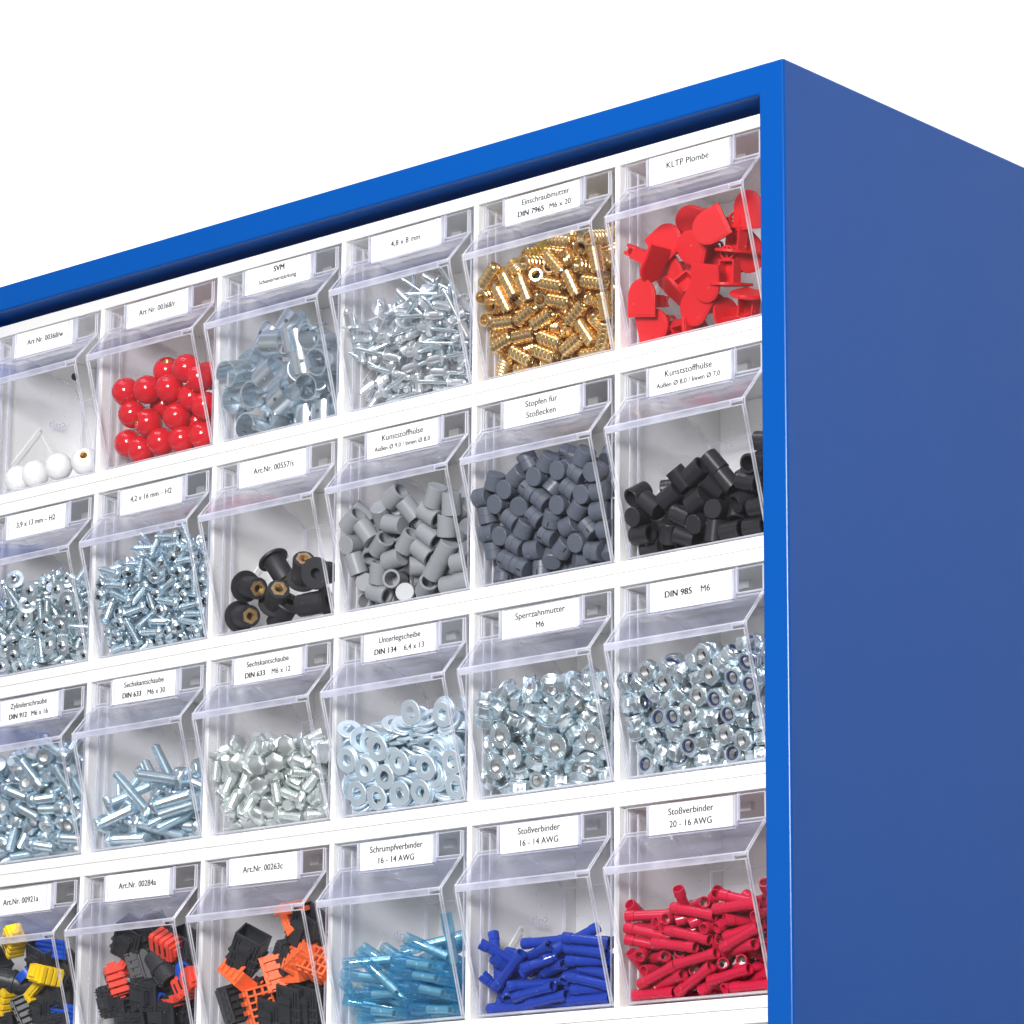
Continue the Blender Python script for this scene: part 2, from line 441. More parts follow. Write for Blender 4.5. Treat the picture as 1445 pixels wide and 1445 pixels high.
def it_sleeve(mat='grey_plastic', R=5.3, L=12.0, t=1.25):
    mb = MB()
    mb.lathe([(0, -L/2), (R - 0.3, -L/2), (R, -L/2 + 0.3), (R, L/2 - 0.2), (R - 0.2, L/2), (R - t, L/2), (R - t, -L/2 + 1.2), (0, -L/2 + 1.2)], mat, 26)
    return mb
def it_grey_sleeve(): return {'grey_end_sleeve': it_sleeve('grey_plastic', 5.25, 12.0, 1.4)}
def it_black_sleeve(): return {'black_end_sleeve': it_sleeve('black_plastic', 5.05, 11.4, 1.25)}
def it_plug():
    mb = MB(); R = 5.2; L = 9.0
    mb.lathe([(0, -L/2), (R - 0.4, -L/2), (R, -L/2 + 0.4), (R, -0.6), (R - 0.25, -0.45), (R - 0.25, 0.0), (R - 0.05, 0.1), (R - 0.05, L/2 - 0.4), (R - 0.4, L/2), (0, L/2 + 0.1)], 'slate_plastic', 26)
    mb.box((R - 0.5, -0.35, 0.8), (R + 0.08, 0.35, L/2 - 0.9), 'dark')
    return {'slate_plug': mb}
def it_capscrew():
    mb = MB(); r = 3.0
    mb.lathe([(0, -16), (2.3, -16)] + thread_prof(r, -15.6, -1, 1.0, 0.45) + [(2.9, 0), (4.7, 0), (5.0, 0.3), (5.0, 5.4), (4.6, 6.0), (3.1, 6.0)], 'zinc_blue', 20)
    mb.ringprism(hexpoly(6.4, 12), [(x, y) for x, y in hexpoly(5.2, 12)], 5.9, 6.0, 'zinc_blue')
    P = hexpoly(5.2, 6)
    vs = [(x, y, z) for z in (6.0, 3.2) for x, y in P]
    mb.add(vs, [(i, 6 + i, 6 + (i+1) % 6, (i+1) % 6) for i in range(6)] + [(6,7,8,9,10,11)], 'tin')
    return {'socket_head_screw': mb}
def hexbolt(L, mat):
    mb = MB()
    mb.lathe([(0, -L), (2.3, -L)] + thread_prof(3.0, -L + 0.4, -0.8, 1.0, 0.45) + [(2.9, 0.1)], mat, 18)
    hexhead(mb, 10.2, 0, 4.0, mat)
    mb.lathe([(4.0, 4.02), (3.6, 4.25), (0, 4.25)], mat, 18, smooth=False)
    return mb
def it_bolt30(): return {'long_hex_bolt': hexbolt(30, 'zinc_blue')}
def it_bolt12(): return {'short_hex_bolt': hexbolt(12.5, 'zinc_warm')}
def it_washer():
    mb = MB(); mb.lathe([(3.3, -0.7), (6.6, -0.7), (6.8, -0.5), (6.8, 0.5), (6.6, 0.7), (3.3, 0.7), (3.2, 0.5), (3.2, -0.5)], 'zinc_matte', 26, closed=True, smooth=True)
    return {'flat_washer': mb}
def it_flangenut():
    mb = MB()
    mb.lathe([(3.1, -3), (6.9, -3), (7.0, -2.6), (6.8, -2.0), (5.2, -0.9)], 'zinc', 26)
    for i in range(24):
        mb.box((4.2, -0.22, -3.25), (6.6, 0.22, -2.95), 'zinc', Rot(2*PI*i/24, 'Z') @ Rot(0.0, 'Y'))
    hexhead(mb, 10.2, -2.0, 3.2, 'zinc', bore=3.1, cham_low=False)
    inner_thread(mb, 3.1, -3, 3.2, 1.0, 'tin')
    return {'flange_nut': mb}
def it_nyloc():
    mb = MB()
    hexhead(mb, 10.2, -3.2, 1.6, 'zinc', bore=2.9)
    mb.lathe([(4.95, 1.4), (4.95, 2.6), (4.5, 3.2), (3.5, 3.2), (3.5, 1.4)], 'zinc', 24)
    mb.lathe([(3.48, 1.6), (3.48, 2.8), (2.6, 2.8), (2.6, 1.6)], 'nylon_blue', 20)
    inner_thread(mb, 2.9, -3.2, 1.8, 1.0, 'tin')
    return {'locknut': mb}
def it_shrink():
    a = MB()
    def tube(z0, z1, r, t): a.lathe([(r - t, z0), (r, z0), (r, z1), (r - t, z1)], 'shrink_blue', 18, closed=True)
    a.lathe([(2.8, -18.5), (3.25, -18.5), (3.25, -8.5), (2.7, -7.4), (2.7, 7.4), (3.25, 8.5), (3.25, 18.5), (2.8, 18.5), (2.8, 8.5), (2.4, 7.4), (2.4, -7.4), (2.8, -8.5)], 'shrink_blue', 18, closed=True)
    b = MB(); b.lathe([(1.6, -7.6), (2.35, -7.6), (2.35, -0.6), (2.1, -0.3), (2.1, 0.3), (2.35, 0.6), (2.35, 7.6), (1.6, 7.6)], 'tin', 14, closed=True)
    return {'shrink_sleeve': a, 'crimp_barrel': b}
def butt(mat, dark, L=27.0):
    a = MB(); h = L/2
    a.lathe([(2.3, -h), (2.9, -h), (3.0, -h + .4), (3.0, -h + 4.6), (2.62, -h + 5.0), (2.62, h - 5.0), (3.0, h - 4.6), (3.0, h - .4), (2.9, h), (2.3, h), (1.9, h - 5.5), (1.9, -h + 5.5)], mat, 20, closed=True)
    b = MB(); b.lathe([(1.3, -h + 5), (1.88, -h + 5), (1.88, h - 5), (1.3, h - 5)], 'tin', 12, closed=True)
    return a, b
def it_butt_blue():
    a, b = butt('sleeve_blue', 0); return {'blue_insulation': a, 'crimp_barrel': b}
def it_butt_red():
    a, b = butt('sleeve_red', 0, 26.0); return {'red_insulation': a, 'crimp_barrel': b}
# resting places: six numbers per piece = x, y, z in tenths of a millimetre inside its bin, then the rotation quaternion x 999
PILES = {
 (0, 2): ('clip', (
  -565, 347, -906, 0, 0, 833, -136, 164, -906, 0, 0, -430, -408, 353, -896, -92, -700, -700, -692, 256, -906, 0, 0, 219, -253, 349, -906, 0, 0, 990, -289, 195, -906, -450, -892, 0, -628, 303, -769, 0, 0, 858, -446, 205, -906, 0, 0, 190, -637, 118, -894, -304, -638, -570, -122, 337, -777, -133, -584, -779,
  -843, 352, -896, 659, -255, 286, -484, 254, -758, 648, 281, 503, -124, 181, -760, 250, -661, 644, -319, 317, -751, -705, 275, -597, -845, 166, -896, 701, 85, -99, -284, 87, -766, 299, 740, -537, -805, 305, -749, 38, -11, 327, -514, 268, -611, -13, -60, 984, -846, 53, -751, -594, -77, -103, -307, 29, -631, -964, -219, -52,
  -690, 55, -746, 736, -264, 210, -140, 27, -661, 191, 773, -586, -846, 9, -603, 483, 637, -478, -505, 74, -794, -516, 188, -814, -856, 275, -605, 662, -243, -664, -321, 264, -611, 24, 268, -892, -423, 134, -626, -574, -191, 262, -570, 36, -659, -242, -801, 104, -172, -16, -516, 698, -383, 293, -331, -11, -502, 143, -2, -132,
  -661, 275, -623, -121, -702, 60, -120, 260, -605, 700, -92, 92, -836, 161, -510, -230, 889, 382, -489, -11, -494, 602, 458, 536, -686, 95, -550, -203, -745, -633, -239, 146, -519, -485, 728, -269, -547, 219, -472, 231, 620, 746, -624, 75, -414, -564, -778, 186, -371, 153, -472, -837, 256, -461, -472, 104, -350, -373, -858, 154,)),
 (0, 3): ('rivet', (
  -300, 284, -928, -320, -691, 223, -711, 270, -929, 673, 239, -696, -588, 222, -916, 527, -231, -809, -715, 199, -930, 143, -665, -37, -827, 280, -916, 497, 248, 760, -282, 213, -929, -704, -202, 594, -645, 142, -929, 36, 720, 145, -410, 274, -890, -480, -665, 363, -496, 109, -927, -689, -327, 622, -90, 269, -883, 53, -301, 767,
  -668, 200, -852, 245, -679, -217, -136, 210, -884, -34, -316, 98, -240, 204, -858, -626, 100, -646, -657, 127, -859, -104, -581, -319, -221, 250, -807, 349, -668, -373, -713, 73, -897, -626, 161, -762, -400, 204, -895, 404, 271, 682, -541, 272, -879, 297, -146, 937, -366, 150, -930, 542, -311, -753, -440, 222, -829, 257, 156, 671,
  -238, 99, -930, 183, -635, 14, -827, 252, -849, 387, 388, 650, -347, 170, -814, -584, -180, 671, -332, 110, -877, 123, 657, 374, -461, 73, -872, -119, -39, 835, -823, 148, -886, 58, 342, 482, -127, 140, -895, 373, 210, -38, -246, 65, -879, -742, 161, -569, -546, 117, -869, -163, -361, -756, -270, 174, -722, 501, -72, -848,
  -142, 103, -836, -226, 296, 825, -757, 116, -824, -654, -225, 367, -423, 148, -827, -281, 249, -683, -823, 91, -836, -229, 352, 100, -412, 145, -759, 842, 35, 426, -873, 163, -827, -243, 3, -613, -250, 40, -800, 436, 529, 568, -446, 47, -806, -641, -74, -757, -367, 127, -708, -134, -665, -66, -86, 233, -751, -97, -73, 980,
  -602, 54, -826, 484, -304, -607, -88, 130, -769, 199, -51, 607, -280, 153, -646, -182, 898, -369, -565, 208, -663, 19, -609, -10, -213, 119, -772, 650, 10, 582, -629, 172, -790, -304, -46, 751, -423, 26, -740, 720, -60, 688, -759, 88, -758, 474, -193, -507, -185, 72, -724, 654, -178, -551, -170, 167, -661, -119, -897, -262,
  -224, 48, -670, -817, -358, 351, -113, 60, -676, -405, -142, -551, -648, 20, -721, 376, -445, -330, -664, 88, -746, -379, -349, -151, -326, 88, -666, -236, -177, -828, -791, 82, -697, 139, -575, -733, -535, 56, -690, 405, -596, -572, -605, 184, -722, -350, -370, 561, -503, 47, -624, -468, 202, -86, -832, 104, -602, 568, 430, 699,
  -507, 139, -673, -87, 151, 253, -86, 1, -647, 171, -186, 346, -665, 75, -651, 343, -587, -333, -379, 47, -681, 279, 685, 36, -679, 143, -638, -147, -682, 111, -439, 123, -668, 16, 186, 844, -827, 186, -592, 330, 462, 475, -555, 158, -609, -9, 750, -320, -302, -5, -636, -686, 402, -522, -360, 131, -610, 356, 635, -199,
  -843, 8, -648, 74, -157, -613, -330, 72, -585, -349, 700, 205, -806, 33, -593, -411, 536, 294, -430, 41, -614, -248, 401, 506, -219, 61, -603, 389, 151, -754, -248, 157, -548, -382, -563, 643, -563, 84, -606, 83, -829, 271, -185, 114, -558, -206, -633, 548, -294, -24, -569, 661, 76, -743, -644, 138, -571, 614, 593, -518,
  -613, -7, -624, 641, 242, 656, -506, -12, -564, 535, 73, 722, -674, -27, -565, -874, -117, 398, -115, 30, -584, -425, 76, -186, -490, 108, -504, 168, -734, -88, -608, 51, -554, -512, 540, -453, -460, 5, -512, -607, 356, -126, -307, 148, -472, 829, -38, -556, -771, 22, -534, -614, -249, -582, -426, -54, -468, -1, 925, 221,
  -351, 65, -490, 463, 682, 293, -179, 6, -536, -171, 737, 412, -878, -42, -517, -766, 585, 218, -89, 0, -498, 53, -338, 797, -342, -6, -478, -227, 666, -443, -711, 66, -493, 383, 623, 366, -215, 61, -489, 566, 307, 157, -553, 5, -475, 458, -658, -152, -238, 8, -446, 619, -319, -381, -414, 122, -415, 462, 53, -702,
  -666, 152, -480, -782, 194, 590, -631, 50, -455, 145, 299, 905, -352, 23, -411, 119, 735, -306, -307, 85, -409, 251, 649, -463, -145, 154, -493, 474, -66, -670, -738, 47, -424, -269, -719, -205, -534, 115, -441, 172, -174, 962, -286, 23, -373, -853, -145, -464, -764, 133, -474, -258, 483, -697,)),
 (0, 4): ('insert', (
  -227, 251, -934, -89, -701, -700, -649, 257, -934, 399, -583, -664, -371, 280, -895, 546, 732, 319, -502, 292, -934, 430, -561, -430, -115, 292, -934, 698, -109, -698, -739, 223, -896, -603, 792, -80, -834, 292, -934, -700, 92, -700, -572, 170, -934, 245, -663, 408, -114, 212, -933, 548, 443, 551, -722, 137, -934, -621, -337, 685,
  -342, 209, -933, -642, 295, -608, -852, 212, -934, -653, 271, -652, -466, 195, -898, 710, -547, 376, -117, 264, -858, -433, 573, -454, -257, 134, -934, -248, -662, 293, -634, 191, -862, -737, -174, 580, -290, 262, -830, -360, -425, 607, -610, 262, -831, -83, -389, 429, -237, 186, -855, 100, -699, -85, -845, 96, -906, -806, -263, 289,
  -412, 169, -838, 367, -622, 96, -82, 134, -900, -9, -24, -923, -342, 63, -892, -515, 188, -814, -536, 69, -905, 196, -487, -178, -260, 240, -759, -437, 707, -244, -696, 64, -891, 729, 492, 437, -354, 84, -810, 618, -406, 106, -483, 50, -846, -487, -187, 832, -122, 63, -891, -951, -158, 202, -675, 122, -840, -590, 465, -621,
  -236, 51, -849, -35, -272, 558, -471, 84, -770, -360, 724, -424, -85, 162, -789, 547, -418, 442, -545, 178, -781, 50, -467, 378, -436, 198, -763, 665, -30, -89, -866, 254, -819, -361, 906, 115, -550, 230, -717, 760, 220, 597, -82, 22, -744, 149, -20, 129, -508, 17, -734, 190, 575, 188, -168, 78, -813, 364, -278, 547,
  -650, 34, -790, -5, 710, -3, -276, 20, -742, -187, 448, -477, -884, 156, -834, -113, 937, 325, -367, 192, -722, 103, -752, 641, -214, 150, -782, 685, -392, -333, -757, 241, -783, 609, 61, 759, -465, 179, -676, -432, 274, -312, -82, 185, -711, 546, -419, 441, -403, 76, -700, 1, 865, -165, -617, 4, -687, 315, 450, 389,
  -254, 147, -707, -377, 443, -587, -803, 160, -822, 420, 906, 15, -322, 100, -662, 776, -153, 569, -546, 174, -638, -39, 469, 319, -164, 48, -696, 576, -75, -235, -694, 210, -650, 575, -41, 815, -268, -24, -591, -766, 607, -37, -810, 38, -800, 605, -514, -492, -374, -3, -663, -257, -524, 426, -123, 122, -633, 712, -325, -608,
  -446, 147, -572, 930, 282, -3, -884, 188, -706, 103, -747, 649, -720, 111, -695, 797, 575, -148, -123, -18, -613, -268, -536, 417, -649, 136, -727, -306, -285, -471, -430, 48, -587, 188, -536, -162, -845, 77, -736, -144, 645, -56, -333, 200, -617, 350, -244, -595, -773, 8, -702, 635, 366, 596, -401, -30, -573, 571, -118, -774,
  -506, 38, -646, -698, -200, -13, -137, 209, -651, 347, 202, 638, -790, 96, -642, 402, -273, 791, -726, 180, -546, -105, -197, 885, -884, 36, -663, -649, -79, -92, -646, 54, -630, 441, -3, -352, -199, 191, -588, 386, 251, 628, -304, 104, -572, 431, -80, -705, -840, 19, -598, 761, -231, 300, -549, 85, -573, -81, 569, 686,
  -159, 59, -593, 785, -239, -560, -506, 145, -431, -208, -560, 342, -849, 201, -620, 195, 654, 195, -244, 126, -512, 678, 199, -322, -752, -26, -586, 153, 961, 162, -359, 164, -493, -60, 901, 75, -693, -45, -519, -114, -198, 888, -82, -50, -504, -379, -914, -129, -841, 149, -551, -656, 161, 709, -388, 50, -514, -700, 239, 518,
  -186, -4, -513, -47, 697, 696, -323, 142, -419, 342, -234, -597, -609, 96, -517, -452, -301, -757, -244, -21, -454, -356, 515, 450, -664, 119, -582, 573, 505, 599, -592, -34, -558, -49, -172, 902, -115, 22, -464, 29, -474, 638, -356, -59, -472, -941, -81, -312, -884, 2, -532, 827, -108, 71, -190, 149, -442, -85, -331, 535,
  -818, -65, -450, -91, -885, -50, -83, -50, -386, -268, 537, 715, -772, 37, -492, -50, -485, 805, -298, 59, -423, 669, 687, -278, -182, -37, -395, -411, -232, -82, -683, 66, -474, 317, -672, 546, -466, 76, -405, -556, -73, 822, -826, 153, -456, 26, 636, -11, -530, -5, -505, -686, 5, 405, -126, 92, -416, -615, -66, -745,
  -846, 87, -412, 47, -526, -633, -292, -88, -372, 158, 778, 167, -456, 22, -482, 425, 517, -239, -406, 3, -395, -54, -593, 144, -614, 52, -432, 813, 43, -24, -538, -33, -429, -519, 385, 393, -118, 80, -328, 791, -288, -214, -286, 118, -324, 775, 294, 525, -581, 36, -355, -47, -766, 624, -760, 95, -383, -389, -186, 600,
  -406, 118, -307, -377, -911, 61,)),
 (1, 0): ('screw_washer', (
  -872, 205, -948, -793, 608, -5, -191, 196, -922, -663, -168, 729, -399, 224, -923, -599, -95, -94, -128, 94, -928, 471, -781, 396, -319, 208, -924, -113, -597, -791, -86, 156, -923, 850, 77, 400, -529, 200, -935, -949, -265, 159, -96, 106, -857, 340, 553, -627, -229, 130, -938, 898, -347, -31, -728, 201, -938, 145, 988, 3,
  -72, 166, -828, 259, 700, 313, -313, 130, -884, -440, 78, -597, -255, 206, -865, -364, 509, 659, -640, 147, -922, 565, 213, -683, -194, 90, -873, -366, -894, 68, -693, 86, -931, 932, -91, 155, -562, 95, -948, 980, 195, 12, -269, 44, -870, 469, 646, -518, -449, 155, -924, -917, 354, -65, -593, 198, -882, -553, 30, 534,
  -150, 155, -774, 152, -986, -16, -872, 121, -944, -381, -919, -86, -404, 88, -903, -944, -151, -283, -240, 147, -790, -537, 48, -522, -799, 196, -918, -391, 901, -77, -390, 46, -851, 273, 602, -688, -494, 79, -906, -749, -577, -17, -221, 76, -805, 74, 704, 252, -759, 126, -941, 607, 776, -129, -94, 42, -833, 553, -703, 237,
  -827, 61, -921, 775, -49, 124, -364, 168, -817, -991, -119, -43, -676, 141, -842, 38, 416, -867, -709, 51, -864, 279, -849, 446, -94, 130, -729, -881, 174, -379, -788, 96, -876, 38, 682, 282, -471, 158, -793, 97, -75, 603, -504, 95, -834, 504, 507, -332, -873, 48, -812, 404, 666, -429, -422, 144, -720, -3, 772, 475,
  -610, 77, -897, -763, -352, 342, -323, 148, -760, -100, -791, -240, -792, 50, -822, 562, -125, 556, -403, 104, -790, -969, -179, 48, -168, 41, -768, 453, -454, -524, -805, 155, -794, -824, 500, 53, -614, 65, -820, -669, -325, 468, -313, 77, -766, 711, 610, -127, -383, 32, -764, 887, -255, -140, -634, 175, -789, -187, 722, 598,
  -95, 60, -727, -166, -869, 464, -257, 17, -751, 307, 843, -405, -827, 94, -769, 758, 125, 343, -489, 83, -745, -289, 869, -390, -207, 31, -704, -221, 675, 16, -749, 127, -741, 650, -208, -630, -631, 152, -693, -513, 71, 95, -794, 126, -676, -654, 277, -697, -706, 120, -690, 823, -496, -205, -110, 122, -609, -595, -250, 25,
  -866, 4, -739, 804, -93, 67, -215, 32, -630, -503, -405, 747, -711, 43, -774, -420, 846, -229, -428, 45, -700, 813, 184, -9, -572, 131, -796, -725, 279, 1, -94, 9, -668, -763, -585, -165, -570, 114, -720, -666, 333, -60, -736, 14, -684, 219, -440, 417, -166, -19, -624, 84, 839, -470, -856, 43, -682, -109, -420, 456,
  -518, 110, -649, -909, 101, -3, -210, 112, -630, 791, 418, 364, -893, 106, -622, 679, -352, -524, -301, 105, -647, 189, -237, 630, -649, 80, -670, -765, 152, -599, -388, 65, -633, 287, -301, -797, -301, 60, -599, -17, 752, 628, -474, 59, -629, 163, 418, 307, -554, 29, -728, -73, 917, 92, -332, 69, -499, 587, -97, 774,
  -382, 74, -557, -840, 429, -55, -691, 57, -619, -17, 290, 950, -265, -7, -606, -626, -542, 345, -432, -10, -598, 19, -61, -227, -122, 23, -592, 713, -448, -19, -792, 52, -619, -124, -696, -220, -233, -44, -553, 624, -368, 350, -363, -16, -566, 29, -14, -956, -559, -7, -668, -96, 763, -633, -175, 86, -541, -716, -454, 487,
  -892, 1, -639, 92, -672, -278, -767, -12, -595, 494, 657, -562, -93, -31, -526, 745, -609, 49, -119, 36, -517, -543, -619, -454, -845, 93, -573, -627, 765, 55, -226, 19, -489, 477, 189, 202, -535, -16, -597, 223, 573, -388, -633, 70, -492, 19, 106, -766, -295, -12, -518, -323, -835, -230, -612, -12, -596, -754, -576, -293,
  -484, 64, -550, 473, -155, 816, -464, -54, -528, 782, 199, -50, -548, 16, -515, -92, 307, -946, -377, -25, -489, -688, 285, -618, -601, 107, -545, -699, -75, -47, -688, -6, -567, -471, 840, 245, -303, 6, -443, 437, -262, 207, -746, -2, -518, 564, -362, -66, -872, 23, -558, -179, 966, -153, -778, 80, -535, -314, 939, -9,
  -737, 68, -470, -640, 438, 543, -617, -52, -437, 354, -529, 768, -645, -11, -490, 206, -802, 193, -818, 31, -419, 125, 46, -362,)),
 (1, 1): ('screw_pan', (
  -338, 231, -932, 33, 654, -104, -799, 118, -934, 273, -597, 705, -270, 230, -933, -650, -89, 583, -732, 76, -932, -354, 549, -343, -496, 173, -946, -727, 685, -4, -84, 227, -944, -609, -791, -38, -888, 230, -932, 493, -631, -336, -427, 188, -931, -554, 524, -605, -648, 184, -934, -520, -401, 747, -339, 117, -933, 832, -148, 304,
  -868, 215, -875, 399, 907, 107, -449, 212, -866, -130, 910, 367, -709, 234, -940, -773, -620, 35, -152, 227, -933, 342, 795, 185, -417, 113, -937, 799, 569, -177, -558, 177, -911, 831, -532, -53, -82, 101, -942, 921, 378, -83, -378, 59, -901, 398, -706, 440, -489, 100, -932, 849, 248, -397, -82, 164, -916, -379, -921, -2,
  -884, 150, -942, 792, -603, 88, -312, 62, -881, 667, 548, 198, -561, 100, -934, -468, 460, -649, -269, 161, -933, -57, -946, 217, -456, 63, -890, -727, -46, -680, -742, 159, -931, -389, 805, -239, -163, 75, -932, 863, 138, -283, -663, 167, -856, -802, 42, 590, -198, 134, -931, 716, -522, -12, -739, 184, -867, 921, -326, -200,
  -156, 167, -826, 339, 808, 74, -665, 84, -917, -475, 835, 151, -238, 93, -870, 401, -739, 505, -115, 64, -890, 651, 444, 571, -776, 202, -822, -426, -423, -406, -497, 110, -851, 514, -645, -505, -308, 197, -814, -464, 537, -521, -880, 90, -906, 899, 347, -148, -296, 167, -876, 729, 542, 415, -811, 63, -866, -17, -900, 398,
  -140, 100, -838, 305, 721, 112, -876, 50, -843, 690, -395, -15, -491, 45, -828, 552, -352, -673, -717, 120, -818, 221, -853, -93, -302, 94, -819, 199, -762, -278, -503, 63, -762, 448, 117, 884, -633, 99, -852, 208, -900, 376, -217, 131, -760, -629, 323, -704, -301, 101, -755, 561, -330, 753, -75, 48, -837, 695, 246, 665,
  -758, 32, -806, 270, -811, 466, -408, 22, -781, 699, 371, -222, -502, 162, -749, -511, -741, -321, -220, 94, -704, 128, -574, -16, -446, 79, -727, 488, -532, -563, -99, 30, -776, 309, 607, 408, -275, 146, -682, 373, -238, -405, -579, 173, -776, 114, 989, 39, -282, 24, -754, 342, 712, 381, -392, 160, -692, -668, 235, 661,
  -570, 98, -756, -154, 457, -230, -84, 157, -704, 260, 248, 133, -332, 168, -713, -988, -122, -48, -553, 94, -684, 559, 353, 307, -162, 167, -711, 909, -317, -264, -884, 98, -775, -784, -585, -168, -404, 95, -672, 298, -580, -693, -815, 71, -783, -442, 825, -350, -76, 70, -723, -618, 89, -768, -841, 169, -738, -615, -750, 120,
  -542, 32, -642, -150, -259, 225, -555, 21, -739, -268, 591, -241, -202, 12, -723, 659, 559, -435, -880, 26, -763, -524, -730, 87, -297, 113, -619, -376, -572, 584, -779, 36, -738, 689, 106, -50, -126, 11, -711, 139, -951, -227, -832, 72, -704, -8, -723, 539, -496, -12, -627, 205, 400, 377, -691, 120, -726, 335, -922, 51,
  -81, 106, -645, 475, 505, 680, -505, 154, -664, 205, 885, 120, -642, 71, -731, 900, -380, 195, -154, -7, -644, 75, 812, -90, -663, 6, -691, -648, 546, -288, -92, 45, -646, 196, 919, -330, -255, 17, -675, 847, 123, 429, -715, 50, -687, 198, 957, 182, -247, 84, -637, 770, 626, 31, -764, 102, -667, -837, 412, 344,
  -440, 18, -677, 454, -812, 313, -673, 37, -634, 543, -493, -661, -74, 38, -587, -650, 91, -753, -387, 24, -641, -732, -102, 604, -724, 144, -641, -702, 376, -338, -155, 107, -596, 959, -192, -195, -776, 34, -655, -518, 251, -594, -423, -18, -589, -249, 566, -768, -678, -21, -600, -236, 713, -105, -206, -33, -594, 810, 56, 35,
  -826, 14, -606, 734, -596, 305, -475, -14, -543, -99, -571, 718, -119, 2, -568, -277, -797, 533, -752, 127, -574, 543, 282, 677, -315, 50, -570, -374, 743, -480, -323, 101, -491, 117, 685, 278, -883, -20, -635, 110, 834, -528, -351, -25, -588, -829, 374, -264, -442, 143, -628, -701, -627, 220, -267, -28, -566, 196, -804, 9,
  -74, -42, -528, -516, 447, -488, -608, 104, -607, -83, -919, 116, -516, 129, -596, -194, -859, -312, -862, 98, -444, -450, -310, -442, -595, 16, -573, 133, 209, -700, -488, -63, -458, 192, 52, 800, -884, -13, -566, 142, -779, 609, -537, 63, -581, 760, 632, -99, -180, -59, -473, 35, 727, -589, -247, -38, -498, -40, 910, -392,
  -779, 60, -576, -800, -113, -352, -163, 55, -542, -969, 193, 76, -346, -40, -529, 123, 680, -507, -204, 104, -496, 765, -470, -384, -448, 90, -444, 218, -499, -837, -107, 54, -475, -807, 164, -19, -84, -61, -463, -117, 968, 173, -831, 114, -533, -714, 153, 453, -253, 30, -520, 846, 417, 165, -95, 39, -414, 516, 368, 358,
  -330, 28, -498, -644, -514, -55, -538, 7, -529, 326, 699, 129, -309, -46, -422, -658, -260, 693, -714, -40, -533, 185, 790, 259, -411, -61, -456, -928, -165, 320, -651, -22, -524, 897, 206, 242, -384, 81, -434, 424, 864, 164, -690, 112, -551, 784, 564, 224, -194, -80, -395, -104, 740, 28, -370, 35, -388, -405, -128, -890,
  -595, 99, -526, -99, 898, 280, -361, 0, -445, -910, -357, -116, -653, 105, -498, 422, -851, -181, -662, 69, -420, -268, 135, -851, -465, 24, -396, -105, 687, 322, -571, 50, -472, 60, 673, 597, -506, 17, -451, -925, 49, -373, -520, 66, -408, -869, -239, -146,)),
 (1, 3): ('grey_sleeve', (
  -482, 207, -924, -573, -414, 697, -203, 281, -924, 603, -367, 167, -784, 284, -924, 485, -514, 601, -531, 296, -907, 29, -71, 920, -125, 193, -914, 932, -359, 0, -654, 275, -924, -48, -705, 465, -223, 108, -924, 95, 700, 90, -874, 160, -924, 653, -270, 270, -574, 128, -924, 101, -699, -649, -102, 90, -922, -494, 505, -495,
  -93, 290, -914, 0, 0, 799, -754, 178, -924, -514, -485, 601, -327, 210, -900, -494, -851, -45, -850, 103, -823, -615, -161, 190, -406, 102, -909, 600, 67, 602, -415, 282, -833, -332, 601, -361, -102, 56, -827, 504, 494, 505, -198, 276, -815, -526, -594, 364, -631, 234, -834, 635, 308, -693, -489, 161, -829, -62, 615, 572,
  -115, 119, -746, 47, 625, -118, -94, 213, -780, -153, -99, -533, -736, 79, -904, 788, 244, 555, -235, 157, -820, -4, 790, -8, -756, 270, -795, -287, 308, -762, -621, 85, -843, 502, 552, -311, -208, 34, -754, -298, -862, 28, -125, 233, -669, -385, 593, -385, -749, 163, -795, -296, -233, 747, -298, 58, -831, 210, 349, 249,
  -864, 30, -731, -514, -841, -163, -575, 144, -758, 393, -533, 579, -497, 256, -742, 649, -27, 759, -164, -3, -628, 144, -122, 975, -233, 144, -704, 710, -689, -138, -663, 248, -720, 314, -843, -242, -364, 30, -736, -702, 561, -269, -431, 80, -797, -694, 1, -499, -580, 32, -743, 704, -237, -639, -470, 154, -716, 791, -117, -594,
  -106, -33, -523, -913, 358, 171, -359, 126, -691, -150, 940, 222, -307, 254, -749, 13, -867, -61, -845, 136, -708, -465, -77, 880, -864, 230, -750, 858, 487, -132, -99, 174, -563, -240, 99, 197, -119, 94, -645, -734, -204, 476, -461, 10, -670, -323, 274, -812, -667, 17, -655, 528, 27, 774, -351, 227, -660, -863, -60, 490,
  -709, 48, -799, 202, 127, 397, -303, 8, -659, -889, 135, -405, -217, 194, -578, 792, -31, -25, -774, 69, -665, 555, 761, -200, -746, -17, -578, -56, -296, 549, -542, 86, -636, 331, 353, -743, -677, 138, -689, 538, 814, -197, -255, 86, -596, -563, -313, 654, -872, 7, -622, -566, 182, 245, -686, 180, -570, 609, -776, 109,
  -271, -24, -556, 585, 655, 379, -394, 76, -582, 183, -280, 293, -787, 134, -574, -892, 106, 83, -534, -20, -567, 605, -130, -754, -574, 223, -636, 515, 810, 240, -130, 77, -536, 611, -552, -459, -210, -50, -467, 160, -931, -171, -342, 188, -542, -420, 259, -743, -457, 187, -601, 156, 692, -564, -162, 142, -451, -48, -324, -808,
  -566, 56, -467, -747, -18, 330, -301, 73, -484, 651, 225, 561, -835, -38, -506, 392, 308, 580, -818, 226, -639, -206, 735, -143, -528, 132, -544, 532, -226, 746, -636, -13, -499, -32, -892, -412, -658, 79, -560, 512, 617, 440, -295, 161, -425, 581, 12, -811, -874, 156, -527, -531, 697, 381, -458, 176, -472, -263, 896, 17,
  -420, -23, -503, -941, 24, -202, -500, -60, -424, 522, 166, 758, -852, 45, -447, 285, 353, -882,)),
